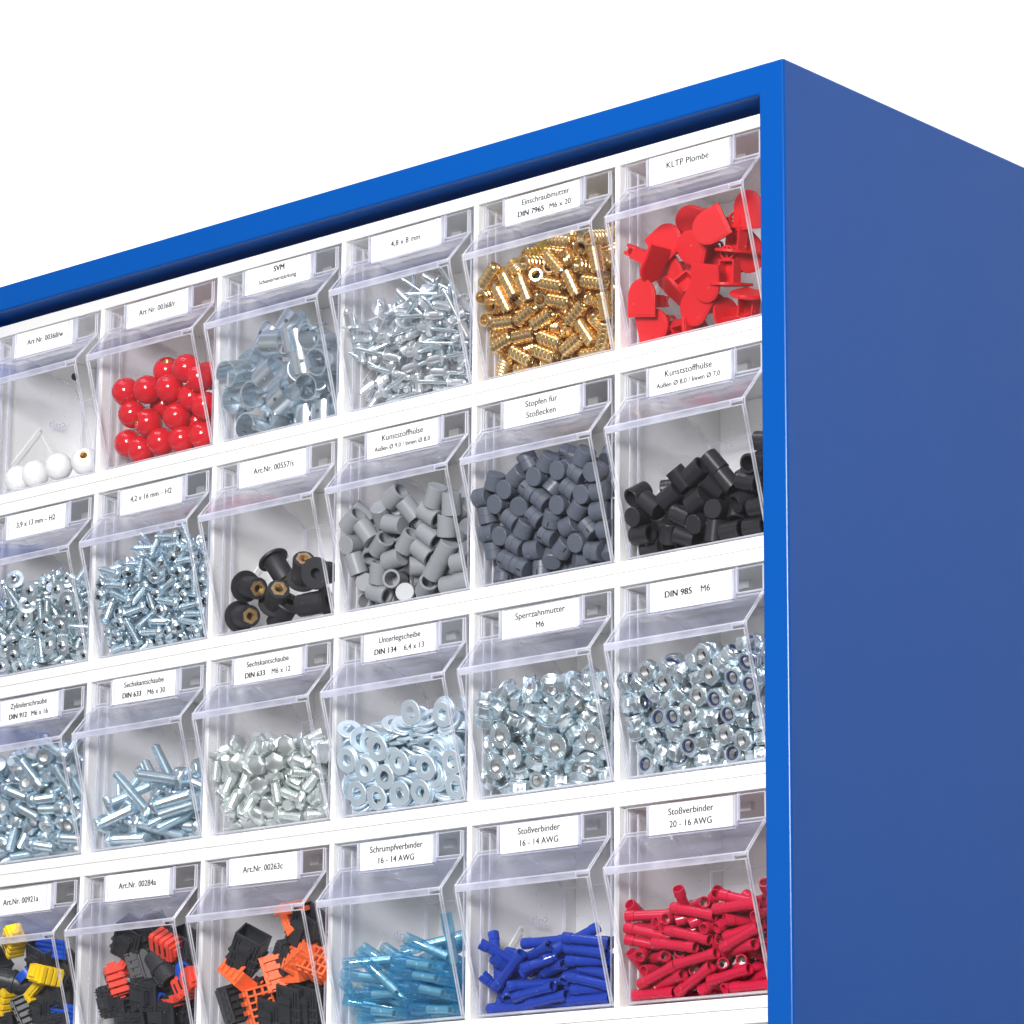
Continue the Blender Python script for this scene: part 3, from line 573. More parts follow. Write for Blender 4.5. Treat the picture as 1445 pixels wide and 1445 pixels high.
 (1, 4): ('plug', (
  -399, 200, -924, -704, 58, 126, -836, 257, -924, 639, -301, 695, -706, 82, -907, -545, 662, -260, -95, 251, -929, -986, -160, 0, -232, 300, -924, -478, -520, -596, -736, 273, -836, 52, -1, 11, -871, 271, -827, 28, 30, -988, -677, 209, -924, 154, 689, 378, -728, 299, -929, -131, 990, 0, -313, 117, -924, 62, -704, 542,
  -279, 211, -929, 217, 975, 0, -771, 175, -929, -490, 871, 0, -494, 192, -924, 581, -402, -539, -215, 173, -833, -246, -662, -642, -180, 181, -929, 135, 990, 0, -874, 130, -922, 988, -130, 9, -599, 126, -929, 763, -645, 0, -397, 65, -854, -80, 454, -328, -205, 273, -831, 925, -347, -144, -783, 67, -864, 464, -219, -708,
  -771, 170, -833, -658, 256, 285, -495, 91, -884, 743, 582, -82, -544, 289, -929, 795, -605, 0, -92, 102, -910, 893, -370, 97, -93, 272, -838, 105, 994, 0, -874, 52, -799, -980, 129, 19, -872, 160, -830, 608, -238, 299, -599, 62, -835, 704, 55, 707, -604, 281, -834, 263, 562, 283, -280, 56, -842, -379, 451, 612,
  -322, 263, -838, 0, 0, 150, -408, 304, -912, -761, -273, 531, -193, 77, -901, 625, -141, -737, -92, 257, -733, -564, 234, 303, -728, 257, -735, 292, -734, 562, -552, 178, -824, -566, -534, 549, -200, 43, -783, -713, 616, -156, -282, 250, -742, 99, 131, 158, -704, 46, -793, -871, -47, -483, -656, 166, -835, -661, -93, -687,
  -432, 164, -801, 635, 689, -337, -476, 270, -835, -96, -576, -654, -87, 50, -805, -188, -681, 188, -92, 156, -830, 499, 66, -113, -876, 250, -733, -622, 300, -664, -634, 25, -721, 259, 281, 400, -586, 118, -743, -332, 613, -499, -328, 34, -751, 36, 623, -6, -215, 223, -662, 17, 872, -29, -797, 163, -734, 356, -685, -526,
  -482, 43, -782, 467, -217, -711, -111, 22, -708, 609, 358, 609, -159, 162, -743, -51, 287, -531, -877, 21, -708, -346, -616, 346, -542, 12, -677, 389, -134, -755, -424, 256, -746, 335, -392, -450, -250, 12, -679, 419, -75, 902, -321, 158, -823, 556, 428, -422, -778, 24, -736, -352, 485, 647, -434, 19, -701, 782, -553, -280,
  -87, -6, -610, 670, 224, 670, -92, 114, -682, 103, 787, -602, -620, 244, -746, 21, 960, 249, -213, 112, -656, 317, -395, -409, -267, 145, -736, -409, -281, 753, -708, 8, -663, -318, -272, 815, -690, 148, -741, -915, 393, -79, -368, 172, -715, 904, -247, -137, -92, -41, -514, -78, 594, 792, -92, 221, -638, -484, 372, 481,
  -355, -4, -640, 629, -490, 369, -308, 210, -628, -92, 753, 646, -711, 165, -648, 703, -89, -159, -343, 98, -644, 257, -586, -272, -208, -39, -503, 750, 504, 400, -118, 183, -549, 27, -125, 969, -874, 229, -631, 306, 738, -554, -515, 230, -697, -753, 567, -202, -183, -13, -612, -360, -479, -639, -346, 132, -550, -288, -8, -243,
  -608, 106, -641, -844, -455, -202, -482, -10, -598, 64, -402, 65, -428, 213, -626, 363, -200, -797, -310, -54, -471, 456, -656, 492, -859, 119, -671, 82, -330, 523, -629, -3, -598, -204, 469, 845, -479, 126, -710, -168, -519, -757, -278, -19, -573, 855, 293, 424, -152, 92, -584, -947, -81, 254, -781, 209, -585, 204, -911, -187,
  -447, 97, -607, 168, 18, -627, -152, -61, -428, 177, 329, 170, -87, 169, -452, 703, 66, 703, -879, 181, -525, -307, 636, -307, -551, -29, -538, 327, -211, -601, -610, 216, -610, -551, 808, 26, -399, -7, -536, 218, 299, 835, -782, 90, -604, 642, -134, -57, -691, -42, -510, -590, 75, 107, -459, 191, -523, -210, -247, 838,
  -92, 57, -515, 814, 108, -74, -864, 79, -521, -555, 141, -784, -771, -24, -574, -471, -371, -495, -529, 157, -596, -473, -68, -593, -255, 80, -553, 601, 604, -447, -873, -2, -616, 15, 141, -984, -694, 76, -552, 281, 93, -883, -474, -52, -477, -420, 427, 571, -236, 188, -508, -122, -374, 516, -254, 54, -412, 519, -212, -416,
  -190, 114, -449, -768, 209, -378, -357, 63, -470, 392, -342, -834, -743, 173, -498, 384, -160, -867, -614, -52, -453, -514, 89, -852, -476, 75, -523, 161, -52, -265, -92, 83, -397, 754, 578, -188, -777, -52, -458, 169, 236, 163, -591, 106, -527, 440, -599, 665, -879, -33, -525, -680, -191, 680, -770, 61, -482, -722, -483, 430,
  -399, -64, -416, 173, -901, -179, -508, 119, -365, -622, -734, -78, -634, 51, -442, 49, 83, -989, -512, 41, -440, 227, 33, -693, -307, 154, -451, 538, -66, 631, -655, 158, -436, 941, 53, 332, -531, -67, -388, -960, 135, -113, -518, 166, -452, -398, 377, 439, -344, 40, -364, 549, -136, -564, -414, 148, -412, -240, 401, 844,)),
 (1, 5): ('black_sleeve', (
  -661, 280, -926, -635, 310, 230, -380, 184, -861, 248, 28, 957, -770, 309, -926, -653, 269, -652, -381, 290, -926, 440, 553, -568, -169, 196, -917, 0, 0, 988, -117, 284, -926, -682, 182, 612, -761, 192, -900, 902, -78, 74, -298, 86, -926, 554, 439, 567, -275, 194, -925, -61, 704, -85, -863, 145, -924, -676, -205, 691,
  -856, 283, -835, -476, -630, 331, -602, 94, -908, -386, -403, 726, -515, 190, -926, -555, -437, 279, -161, 98, -925, 643, 292, 649, -198, 278, -812, 360, -521, -401, -702, 80, -868, -823, 444, 336, -284, 117, -821, 726, -662, 134, -263, 292, -908, -993, -42, 100, -866, 64, -864, 5, 716, 10, -872, 176, -827, -568, 461, 393,
  -411, 87, -907, -112, -985, -37, -485, 304, -900, -901, 345, 256, -100, 58, -837, 239, -662, -240, -109, 190, -811, -385, -539, 546, -499, 74, -856, -291, 501, 692, -579, 285, -853, -814, 177, -500, -304, 130, -710, -582, 226, -774, -770, 122, -810, 64, -415, 904, -379, 67, -807, -249, 605, 740, -452, 251, -810, 861, 83, 364,
  -209, 66, -780, 469, 728, -496, -143, 244, -731, 538, -377, -508, -594, 50, -811, 434, 734, 329, -680, 257, -825, -433, -582, -437, -328, 271, -790, -907, -38, -406, -875, 45, -768, -550, 237, 316, -142, 19, -709, -703, 381, -500, -118, 124, -731, 449, -192, -858, -586, 166, -831, 932, -172, -29, -385, 38, -685, 174, -413, 539,
  -255, 240, -712, -580, -151, -205, -778, 25, -725, 208, -363, -242, -745, 240, -752, 227, 313, 735, -478, 31, -750, -728, -394, 456, -462, 153, -764, 397, 272, -679, -205, 126, -656, -229, -627, -737, -108, 223, -641, -436, -452, 536, -680, 135, -763, -729, -545, -236, -458, -9, -612, 520, 84, 809, -416, 246, -714, -726, 506, -306,
  -806, 154, -710, 420, -169, -163, -525, 93, -685, -224, -796, 90, -92, 3, -623, 342, -721, 543, -108, 192, -547, -386, 667, -286, -331, 213, -653, 574, -700, -416, -862, 29, -657, -87, -861, 492, -875, 228, -725, 614, 787, -28, -570, 10, -623, -926, -139, -242, -548, 234, -725, 611, 603, -384, -272, 12, -685, 165, 929, 173,
  -117, 109, -606, 399, 805, 281, -650, 26, -702, 808, -266, -498, -332, -15, -591, 165, 929, 173, -729, 185, -640, -115, -915, 159, -515, 185, -648, -655, 449, -459, -108, 113, -488, 226, 741, 213, -690, 94, -644, -656, -288, 697, -639, 216, -691, -112, -774, -594,)),
 (2, 0): ('capscrew', (
  -518, 260, -926, 631, 202, 665, -747, 247, -924, -254, -640, 90, -91, 256, -907, -922, -377, -32, -424, 164, -925, 457, -479, -355, -762, 168, -926, 639, 177, 651, -874, 208, -870, 67, 538, 839, -234, 260, -924, -159, 688, -159, -565, 155, -926, -519, 412, -297, -115, 164, -896, -386, 870, -289, -473, 74, -896, -446, -452, 540,
  -228, 169, -896, 860, 359, 137, -341, 159, -861, -209, 804, -422, -620, 240, -855, -390, 623, -417, -230, 68, -878, 191, -632, -190, -646, 160, -862, -63, -785, -101, -548, 216, -771, -557, 386, -656, -107, 135, -821, 664, 79, 735, -410, 120, -824, 529, 747, -358, -800, 157, -838, -439, -420, -787, -429, 138, -717, -125, -773, 383,
  -519, 54, -800, -341, 346, -797, -769, 63, -855, 86, 837, 182, -142, 68, -796, 660, -562, 321, -617, 37, -770, -142, 203, -748, -855, 212, -756, 417, -648, -305, -250, 103, -758, 522, -766, 289, -632, 118, -757, 76, -980, -178, -359, 63, -758, 644, 713, -96, -624, 177, -698, 275, 561, 440, -90, 81, -708, 807, -364, 128,
  -223, 20, -713, -635, 360, -579, -544, 13, -682, 295, -452, -466, -391, 2, -644, 443, -540, -478, -493, 175, -648, 94, -887, -178, -741, 88, -766, -745, -174, -623, -155, 128, -649, -365, -876, 225, -612, -19, -576, 496, -280, -725, -289, 100, -688, 297, -213, 880, -504, 87, -635, 747, 103, 495, -245, 147, -588, -636, -476, 305,
  -863, 120, -749, -157, -944, 276, -90, -9, -537, 236, 214, -763, -684, 48, -654, 613, 386, -404, -161, 32, -593, -633, -689, -297, -473, 11, -550, 537, -412, 622, -363, 70, -587, 323, 867, 194, -762, 98, -643, -833, 149, 16, -836, 71, -672, 427, -343, -796, -235, 53, -565, -838, -255, 462, -598, 116, -528, -747, -196, -118,
  -370, -30, -541, -866, 372, -178, -446, 131, -477, 798, -558, -214, -318, 84, -506, -523, -366, -210, -227, 109, -496, -203, -712, -659, -490, -24, -454, 483, -648, 24, -858, -22, -570, -33, -176, 572, -171, 17, -424, 879, -311, -336, -629, 92, -448, 464, 421, 510, -728, 156, -563, 758, 466, 400, -332, 19, -450, 152, -769, 345,
  -810, 51, -513, 619, -1, 454, -728, 67, -564, 281, 560, -49, -874, -31, -461, 634, 355, -308, -233, 89, -354, -351, -328, 650, -749, -43, -491, -188, 913, 107, -280, -42, -401, 304, 759, -353, -671, 58, -377, -572, -260, 191, -120, -68, -412, -504, 710, -139, -508, 43, -400, -371, 675, 630, -405, -12, -366, 464, -538, 677,
  -740, 3, -413, 539, -374, 704, -482, 89, -292, 381, 326, 526,)),
 (2, 1): ('bolt30', (
  -408, 262, -920, -372, -566, 185, -194, 271, -908, 705, 408, 504, -532, 275, -921, -986, -126, -32, -101, 254, -847, 403, 673, 309, -135, 116, -915, 675, 347, 434, -626, 271, -908, -212, 787, -142, -580, 77, -859, 582, -128, -696, -697, 131, -823, 266, 471, -170, -178, 187, -779, -134, 520, 220, -620, 163, -921, 300, 615, 237,
  -95, 144, -822, 120, -991, -17, -824, 105, -921, 379, -562, -482, -90, 49, -789, -93, 655, -104, -872, 59, -824, 742, -163, -647, -274, 206, -738, -491, 142, -496, -397, 42, -766, 21, -732, -93, -488, 195, -875, 599, 635, 463, -490, 186, -772, 480, 586, 449, -506, 50, -791, -801, 474, -213, -338, 109, -699, 717, -144, -577,
  -467, 104, -694, -373, 844, -260, -327, 146, -605, -296, -497, 209, -870, 184, -827, -816, 574, -36, -691, 157, -564, 101, 375, 392, -803, 54, -719, 335, -770, 108, -198, 9, -656, -37, 772, 62, -149, 85, -588, -200, 595, -106, -424, 196, -660, -966, 33, -236,)),
 (2, 2): ('bolt12', (
  -500, 262, -916, -611, 72, 111, -129, 248, -922, -277, -572, -508, -787, 254, -919, 634, 310, 602, -356, 245, -922, -590, 236, -91, -606, 254, -920, -684, 178, -706, -224, 197, -921, -340, -556, -736, -870, 209, -846, -12, -48, -925, -460, 224, -846, 128, -81, -677, -643, 167, -922, -378, -511, 115, -96, 78, -893, -418, -875, -196,
  -318, 168, -877, 963, 167, 92, -620, 85, -902, 414, 779, -444, -238, 212, -822, -324, -381, -556, -872, 118, -921, -791, 600, -108, -432, 88, -920, -106, -625, 217, -767, 153, -906, 921, 110, 48, -173, 81, -846, 423, -360, 343, -94, 127, -787, 75, -892, 421, -407, 144, -857, -461, 441, 701, -819, 206, -752, -383, 920, 62,
  -127, 222, -803, -667, 631, -284, -154, 168, -709, -91, 110, -208, -292, 64, -844, 714, 417, 551, -702, 226, -822, -385, 912, -12, -269, 144, -767, 223, -913, 277, -707, 71, -866, -7, -863, -197, -388, 132, -773, 559, -504, 554, -520, 73, -865, 849, 227, -89, -122, 29, -730, -372, 200, -792, -311, 59, -750, 950, 98, -123,
  -203, 85, -712, 62, 721, 565, -506, 206, -755, -183, 343, -817, -633, 208, -761, 663, 735, 115, -214, 163, -617, -236, -550, 534, -769, 124, -788, 635, 692, 215, -659, 75, -766, 420, -229, -537, -274, 27, -640, -44, -595, -204, -824, 60, -836, -820, 320, 472, -459, 32, -739, 10, -95, 367, -104, 117, -617, -681, 444, -368,
  -871, 165, -628, 82, -63, 790, -379, 112, -673, -346, -926, 87, -583, 136, -728, -489, -714, -98, -103, 19, -629, 115, 668, -178, -642, 17, -661, -100, 465, -517, -582, 47, -734, 877, 226, 178, -167, -1, -580, -385, -681, 620, -518, 166, -666, 336, -251, -893, -757, 142, -654, -702, 677, -213, -843, 36, -748, 677, -562, -458,
  -295, -27, -558, 683, -372, 324, -698, 142, -576, -200, 301, 865, -176, 136, -518, 701, 274, 597, -832, 51, -647, 233, -838, -478, -444, 30, -630, 550, -593, 549, -228, 52, -529, 433, -663, -340, -544, -3, -638, 746, 283, -164, -620, 84, -572, 108, -759, -378, -493, -14, -545, -72, -707, 676, -867, 122, -547, -127, -987, -64,
  -727, 17, -602, 772, -147, 569, -388, 6, -548, 228, 227, -941, -600, 37, -506, -169, 269, 690, -515, 125, -514, -288, 729, 600, -872, -16, -575, 100, -33, 986, -791, 43, -503, 597, 318, 578,)),
 (2, 3): ('washer', (
  -614, 232, -955, 990, 103, 82, -856, 234, -967, -657, 753, 1, -440, 234, -967, 725, 687, 0, -109, 205, -967, 0, 0, 986, -539, 209, -956, -43, -72, 253, -112, 279, -907, 595, -534, 400, -406, 232, -952, -923, 382, 0, -109, 264, -908, 122, -790, 592, -698, 163, -954, 62, -80, -608, -252, 279, -908, 476, -643, 482,
  -748, 279, -908, 630, -491, 369, -368, 193, -924, 284, -213, 898, -248, 219, -967, 0, 0, -997, -751, 219, -908, 22, 767, -457, -300, 259, -894, -229, 569, 710, -858, 228, -952, -608, -793, 0, -109, 201, -952, 0, 0, 101, -858, 227, -938, 1, -1, 916, -478, 249, -863, 817, -77, -42, -108, 239, -879, -380, 493, 620,
  -645, 230, -933, -49, 96, 980, -349, 193, -914, 346, -80, 717, -108, 159, -922, -887, 369, 89, -275, 167, -921, -176, -946, -251, -511, 227, -930, -120, -990, 64, -108, 170, -898, 259, 88, -366, -241, 184, -932, -962, -30, 41, -858, 223, -924, -923, 382, 2, -510, 239, -862, 737, -361, 162, -108, 126, -899, 4, -388, 910,
  -742, 137, -948, -97, -32, 943, -496, 157, -909, -720, -387, -149, -110, 207, -816, 504, -165, 119, -621, 130, -930, -945, -105, 116, -424, 259, -841, -258, -540, -723, -858, 148, -916, -548, -721, -329, -233, 104, -931, 221, 177, 58, -732, 207, -872, 273, -579, -732, -404, 129, -916, -853, -247, -11, -858, 127, -919, 419, -49, 131,
  -537, 119, -900, 567, -92, 310, -110, 108, -897, -868, -306, -180, -621, 227, -899, 210, -951, 217, -300, 194, -863, -785, 462, 284, -500, 140, -910, -716, -394, -155, -123, 100, -886, -692, 607, 211, -737, 183, -873, -572, 287, 718, -355, 131, -897, 255, 345, -604, -850, 109, -919, 419, -47, 128, -550, 64, -907, 242, -762, 571,
  -314, 237, -764, 735, -314, 236, -682, 34, -908, -478, 361, 482, -360, 64, -909, -475, 364, 487, -855, 121, -882, 419, -47, 129, -516, 49, -907, 431, -673, 505, -112, 34, -909, 739, 305, -229, -660, 110, -910, 177, -249, 943, -364, 49, -908, 640, 479, -358, -508, 32, -900, 782, 164, -123, -228, 105, -916, -397, -872, -113,
  -363, 34, -908, -591, -98, -131, -843, 87, -900, 337, 253, -521, -108, 191, -787, 255, -356, 708, -622, 167, -856, 206, -263, 863, -252, 96, -835, 491, 23, -341, -858, 180, -806, -890, -376, -90, -483, 65, -857, 592, -746, 139, -110, 100, -863, 44, -386, 890, -628, 172, -833, -926, -171, 23, -611, 262, -849, 738, 308, -231,
  -581, 191, -801, 352, 105, -126, -221, 92, -851, -338, 802, 358, -662, 130, -833, -101, -898, -423, -440, 211, -802, -28, 622, -764, -917, 72, -824, 626, -328, -626, -384, 70, -846, -239, -123, -304, -156, 185, -769, 401, 189, -553, -783, 93, -873, -712, 560, 271, -608, 145, -793, -940, -9, 189, -219, 188, -807, -2, 434, -886,
  -679, 89, -859, 392, -156, 361, -227, 193, -848, 1, 305, -807, -836, 241, -850, -249, -670, -634, -149, 112, -828, -586, -693, -384, -829, 89, -854, 240, -347, 762, -420, 200, -808, -199, 756, 622, -108, 27, -833, -558, 220, 293, -708, 85, -841, 416, -68, 173, -354, 178, -805, -682, 554, 348, -450, 163, -759, 453, -320, 615,
  -108, -2, -782, 633, 488, -366, -842, 84, -837, -758, 495, 242, -320, 164, -796, 451, 116, -198, -819, 23, -870, 566, -564, 423, -378, 80, -835, -269, 10, 183, -110, 40, -826, -499, 332, 443, -723, 242, -782, 489, -632, 474, -512, 72, -827, 973, -28, -36, -108, 116, -784, -936, -101, -105, -752, 78, -824, 397, -142, 331,
  -240, 43, -853, -248, 637, 629, -529, 188, -733, -805, -5, 162, -319, 136, -776, 207, -422, 611, -703, 67, -795, -541, -726, -330, -257, 29, -829, 702, 197, -286, -481, 176, -762, 565, -170, 438, -237, 181, -750, 364, -288, 580, -504, 78, -815, -223, -20, -267, -487, 110, -814, 653, -725, 127, -218, 176, -733, 444, 136, -220,
  -707, 74, -809, 326, 268, -554, -435, 72, -787, -45, -984, 123, -839, 75, -807, 288, 307, -736, -606, 91, -758, 36, 279, 356, -184, 121, -760, 107, -335, 900, -708, 54, -788, 352, -233, 523, -295, 0, -792, 793, 100, -75, -841, 71, -790, -906, 25, -43, -624, 75, -761, -114, 257, -159, -110, 66, -746, 91, 65, -959,
  -482, 81, -740, 221, 140, 948, -595, 88, -748, -824, -490, 270, -103, 153, -669, -873, 78, -269, -335, 133, -762, 211, -420, 604, -841, 64, -775, -724, 545, 208, -222, 161, -692, 89, 400, -903, -856, 179, -691, -271, -224, -426, -471, 85, -730, -41, 258, 212, -846, 56, -741, 419, -42, -24, -570, 90, -746, -281, 10, -919,
  -198, 155, -675, -637, -651, -318, -324, 113, -759, 455, -114, -100, -558, 86, -735, 945, 160, -280, -145, 175, -550, -578, 159, 212, -727, 180, -784, -136, -239, -452, -360, 36, -752, -15, 964, -259, -522, 78, -734, -811, -522, 256, -132, 151, -587, -172, -680, -705, -659, 166, -735, -264, -100, 248, -368, 136, -724, -607, -640, -432,
  -115, 107, -672, 514, -180, 92, -734, -9, -759, -364, 476, 635, -452, 73, -721, 664, -699, -97, -642, 213, -680, -499, -332, -443, -225, 31, -759, 894, 1, -141, -772, 168, -744, 78, -275, 152, -434, 70, -713, -243, -95, -964, -846, 75, -741, -813, -399, -232, -568, 146, -662, -943, 121, 201, -211, 6, -709, 477, -755, 285,
  -390, 158, -672, -550, -677, -454, -572, 132, -650, 359, -880, -302, -294, 120, -661, -758, 355, 168, -436, 158, -648, -662, -540, -384, -557, 119, -647, 290, -104, 760, -230, 128, -664, -847, -17, -200, -726, 13, -732, 648, 467, -350, -629, 119, -558, 321, 180, -318, -549, 107, -640, -668, -676, -64, -224, 79, -702, -685, 417, 284,
  -599, 5, -807, 590, 539, -404, -544, 114, -620, 70, 300, -653, -175, 1, -693, 78, -889, 412, -707, 2, -745, 391, 697, -522, -425, 140, -647, -723, -455, -339, -780, 112, -678, -670, 36, -737, -124, 14, -683, -445, 49, -185, -476, -13, -747, 28, -799, 599, -422, 36, -696, -114, 235, -68, -857, 174, -738, 975, 53, 154,
  -153, 10, -690, 842, -296, 8, -692, 137, -686, 172, 932, 274, -340, 31, -692, 944, 273, -174, -671, 122, -636, -248, 836, 263, -303, -5, -562, -391, 885, 228, -347, 43, -708, -576, -796, 167, -676, 70, -679, 385, -299, -45, -283, 18, -659, -98, -134, -367, -767, 132, -667, -25, 670, 5, -856, 54, -723, 358, -222, 376,
  -525, -5, -722, 174, 780, -585, -210, 54, -627, -9, 1, -994, -426, 73, -616, -335, 912, 172, -110, 26, -680, 810, 376, -307, -696, 76, -664, 393, -288, -71, -857, 46, -710, -711, 561, 216, -108, 71, -585, 4, 8, 397, -384, 49, -656, -6, -59, -426, -858, 143, -687, -108, 296, 942, -113, 62, -600, 136, -990, -2,
  -542, 55, -638, 308, -3, 529, -132, 51, -614, -984, -172, 9, -363, 93, -611, 215, 89, -685, -857, 143, -594, -775, -339, -236, -505, 56, -609, 208, 146, -534, -108, 73, -571, -7, 6, -798, -858, 87, -638, 200, 378, -841, -613, -38, -659, -205, -563, -751, -102, 96, -475, -289, 413, 229, -432, 9, -604, -4, 254, -966,
  -630, -29, -639, -366, 474, 633, -112, -74, -538, 217, 769, -577, -696, 63, -654, -188, 851, 291, -355, 26, -612, -942, 219, 55, -855, 38, -670, 132, 522, -831, -636, -15, -636, -9, 599, 799, -110, -18, -564, -264, -823, -479, -784, 45, -629, 449, 126, 378, -332, -85, -501, 799, 29, -22, -851, -28, -695, 732, -321, 241,
  -577, 58, -532, 415, 874, 249, -126, -12, -583, 491, 103, -184, -661, 64, -581, -890, 285, 160, -185, 82, -556, 79, -93, -949, -334, 3, -591, -894, -370, -96, -848, -17, -680, 749, 278, -209, -112, -54, -504, 612, 514, -385, -299, 20, -598, -97, -962, -249, -491, 12, -617, -655, -711, -182, -116, -64, -521, 246, -761, 570,
  -335, 177, -557, -494, 339, 452, -739, 57, -570, -576, 189, -771, -559, 30, -558, -101, -227, 965, -241, 104, -527, 937, 324, 75, -702, -7, -614, 536, 593, -444, -453, 120, -567, 821, 559, -85, -547, 33, -570, 213, -129, 58, -189, 81, -542, 7, -122, -581, -463, 114, -535, 14, 110, 986, -178, 74, -496, -6, 11, 977,
  -372, 103, -553, 988, 99, -38, -513, 5, -592, -134, 958, 202, -187, 69, -525, -561, 818, -112, -682, 0, -547, -56, 219, 287, -289, 0, -576, -835, -488, -126, -778, 2, -585, 681, -72, 699, -448, -13, -542, -150, 395, -835, -606, -9, -524, 151, 82, 91, -865, 17, -597, 770, 566, 265, -414, -15, -525, 269, -250, 870,
  -849, -18, -524, 253, 366, -172, -460, -9, -552, -886, 183, 347, -370, -17, -525, -901, -227, 79, -891, 40, -552, -530, -128, 824, -519, -15, -532, 231, 361, -146, -360, 64, -496, 351, 860, -368, -260, -23, -530, 414, 89, -123,)),
 (2, 4): ('flangenut', (
  -611, 229, -942, -177, 983, 0, -230, 236, -913, -77, 841, 202, -730, 244, -943, 0, 0, -807, -110, 229, -942, -75, 996, 1, -387, 231, -942, 382, -923, 0, -500, 235, -915, -726, 347, -400, -116, 112, -935, -560, 824, 49, -732, 124, -942, -14, 999, 0, -318, 116, -943, 0, 0, 175, -848, 266, -915, 792, 104, -78,
  -460, 125, -943, 0, 0, 576, -107, 150, -846, -838, -460, -210, -601, 246, -851, 532, -606, 447, -276, 211, -877, 70, -530, 287, -727, 227, -879, 0, 0, 608, -601, 126, -914, 730, -302, 234, -110, 247, -850, 603, -525, 393, -491, 149, -850, -363, -832, -386, -851, 174, -919, -582, 764, 126, -386, 236, -852, 150, 790, -591,
  -106, 76, -817, -758, -582, -238, -229, 79, -885, 130, 930, -325, -792, 138, -842, 254, 244, -685, -219, 223, -768, 759, 251, -188, -694, 88, -858, -368, 886, 277, -350, 120, -859, 48, -279, -599, -582, 71, -826, 618, -706, -271, -237, 160, -788, -356, 496, 637, -809, 36, -828, -399, 447, 596, -254, 68, -788, 160, -45, -982,
  -893, 88, -872, -627, 325, -627, -396, 183, -780, 1, -314, 940, -112, 166, -739, 976, 105, 53, -733, 198, -785, -224, -144, -880, -454, 80, -823, -877, -215, 7, -866, 188, -795, -384, 757, -291, -619, 180, -788, 356, -130, -129, -690, 33, -784, -55, 622, 760, -384, 19, -771, -515, -306, -408, -393, 191, -662, -462, -381, -509,
  -142, 14, -754, -414, 433, 578, -777, 106, -754, 19, -373, 885, -272, 157, -683, 350, -802, -249, -114, 165, -672, -87, -165, -627, -515, 167, -743, -948, 55, -56, -280, 46, -720, -86, -231, 578, -392, 115, -719, -279, 768, 478, -160, 71, -662, -873, 162, -126, -682, 197, -680, -520, 297, 396, -496, 41, -718, -188, -947, -32,
  -883, 83, -726, 446, -583, -494, -186, 14, -643, 2, -458, 792, -211, 146, -609, -300, -321, 18, -828, 38, -712, 493, 464, 446, -565, 51, -752, -908, -327, 202, -103, 4, -588, -217, 217, -865, -657, 115, -730, -519, -47, -729, -326, 24, -669, -757, 596, -180, -831, 103, -634, -207, 26, -565, -582, 151, -652, -137, -903, -70,
  -740, -8, -679, -594, -77, -102, -345, 141, -583, 134, 186, 649, -865, 4, -592, 601, -776, -182, -468, 24, -664, -891, -371, 194, -245, 2, -576, -247, -304, 721, -575, 24, -652, 134, 868, 169, -419, 18, -618, 884, -388, -255, -102, 118, -554, -234, 930, -261, -804, 201, -692, 794, -89, 66, -792, 123, -579, -709, -678, 188,
  -522, 131, -627, -859, -308, 318, -181, -17, -503, 359, 87, 880, -714, 95, -649, 25, -118, -414, -332, 3, -572, 221, -422, -397, -422, 54, -535, -962, 184, 197, -166, 108, -474, -801, -112, -313, -660, 3, -614, 822, -530, -149, -282, -31, -474, 364, -607, -287, -747, -5, -554, -173, -386, 500, -527, 0, -565, 239, -11, 925,
  -628, -5, -529, -369, -556, 498, -273, 148, -518, 506, 613, -478, -847, -14, -534, -894, -403, 91, -512, 110, -520, -26, 872, 18, -73, -22, -500, -487, -511, 487, -656, 124, -533, 448, 510, 624, -377, -39, -476, 487, 799, -162, -743, 100, -495, -767, 630, -93, -690, -28, -469, -238, 873, -44, -325, 82, -438, -329, 581, -507,
  -833, -28, -475, 6, 189, -564, -508, -36, -483, -640, -370, -492, -221, 77, -425, -783, 210, -95, -886, 121, -540, -13, 676, 20, -435, 75, -458, -973, 113, 194, -855, 98, -441, -23, -15, -748, -560, 98, -456, 358, 741, 365, -639, 66, -422, 535, -355, -182,)),
 (2, 5): ('nyloc', (
  -786, 165, -922, -279, -649, 702, -418, 177, -942, 0, 0, 878, -313, 114, -923, 377, 598, -518, -272, 245, -942, 0, 0, -408, -227, 145, -921, -185, 682, 152, -176, 237, -923, -540, 455, -704, -861, 213, -829, 416, -436, 767, -880, 168, -923, 183, 682, 0, -642, 246, -942, -382, -923, 0, -391, 79, -899, 289, -407, -363,
  -412, 266, -916, 634, 487, -365, -124, 98, -942, 0, 0, 814, -102, 188, -912, 829, -214, -118, -736, 222, -820, 519, -480, 383, -496, 109, -942, -523, 851, 0, -532, 246, -942, 0, 0, -397, -198, 49, -869, -505, -323, -431, -268, 247, -851, -475, 365, 487, -836, 78, -923, 432, -559, 562, -670, 144, -914, 482, -253, 605,
  -741, 231, -923, 517, 481, 706, -546, 57, -862, 701, -311, 357, -93, 60, -813, 923, -382, 0, -93, 78, -877, 923, -382, 0, -648, 71, -875, -449, -315, 739, -595, 227, -877, 0, 0, 990, -299, 38, -831, -465, 377, 503, -377, 176, -856, 11, 966, -254, -882, 108, -823, -724, -136, 674, -464, 68, -845, 2, -780, 81,
  -74, 29, -728, -142, -692, 142, -158, 223, -818, 689, -157, 208, -734, 76, -877, 392, -263, -528, -633, 214, -794, -595, -381, -476, -474, 221, -855, 465, 838, 282, -175, 39, -767, 657, 386, 569, -276, 165, -825, -423, -617, -616, -873, 43, -762, -898, -372, -89, -360, 33, -745, -30, 792, 24, -388, 107, -782, 249, 311, -491,
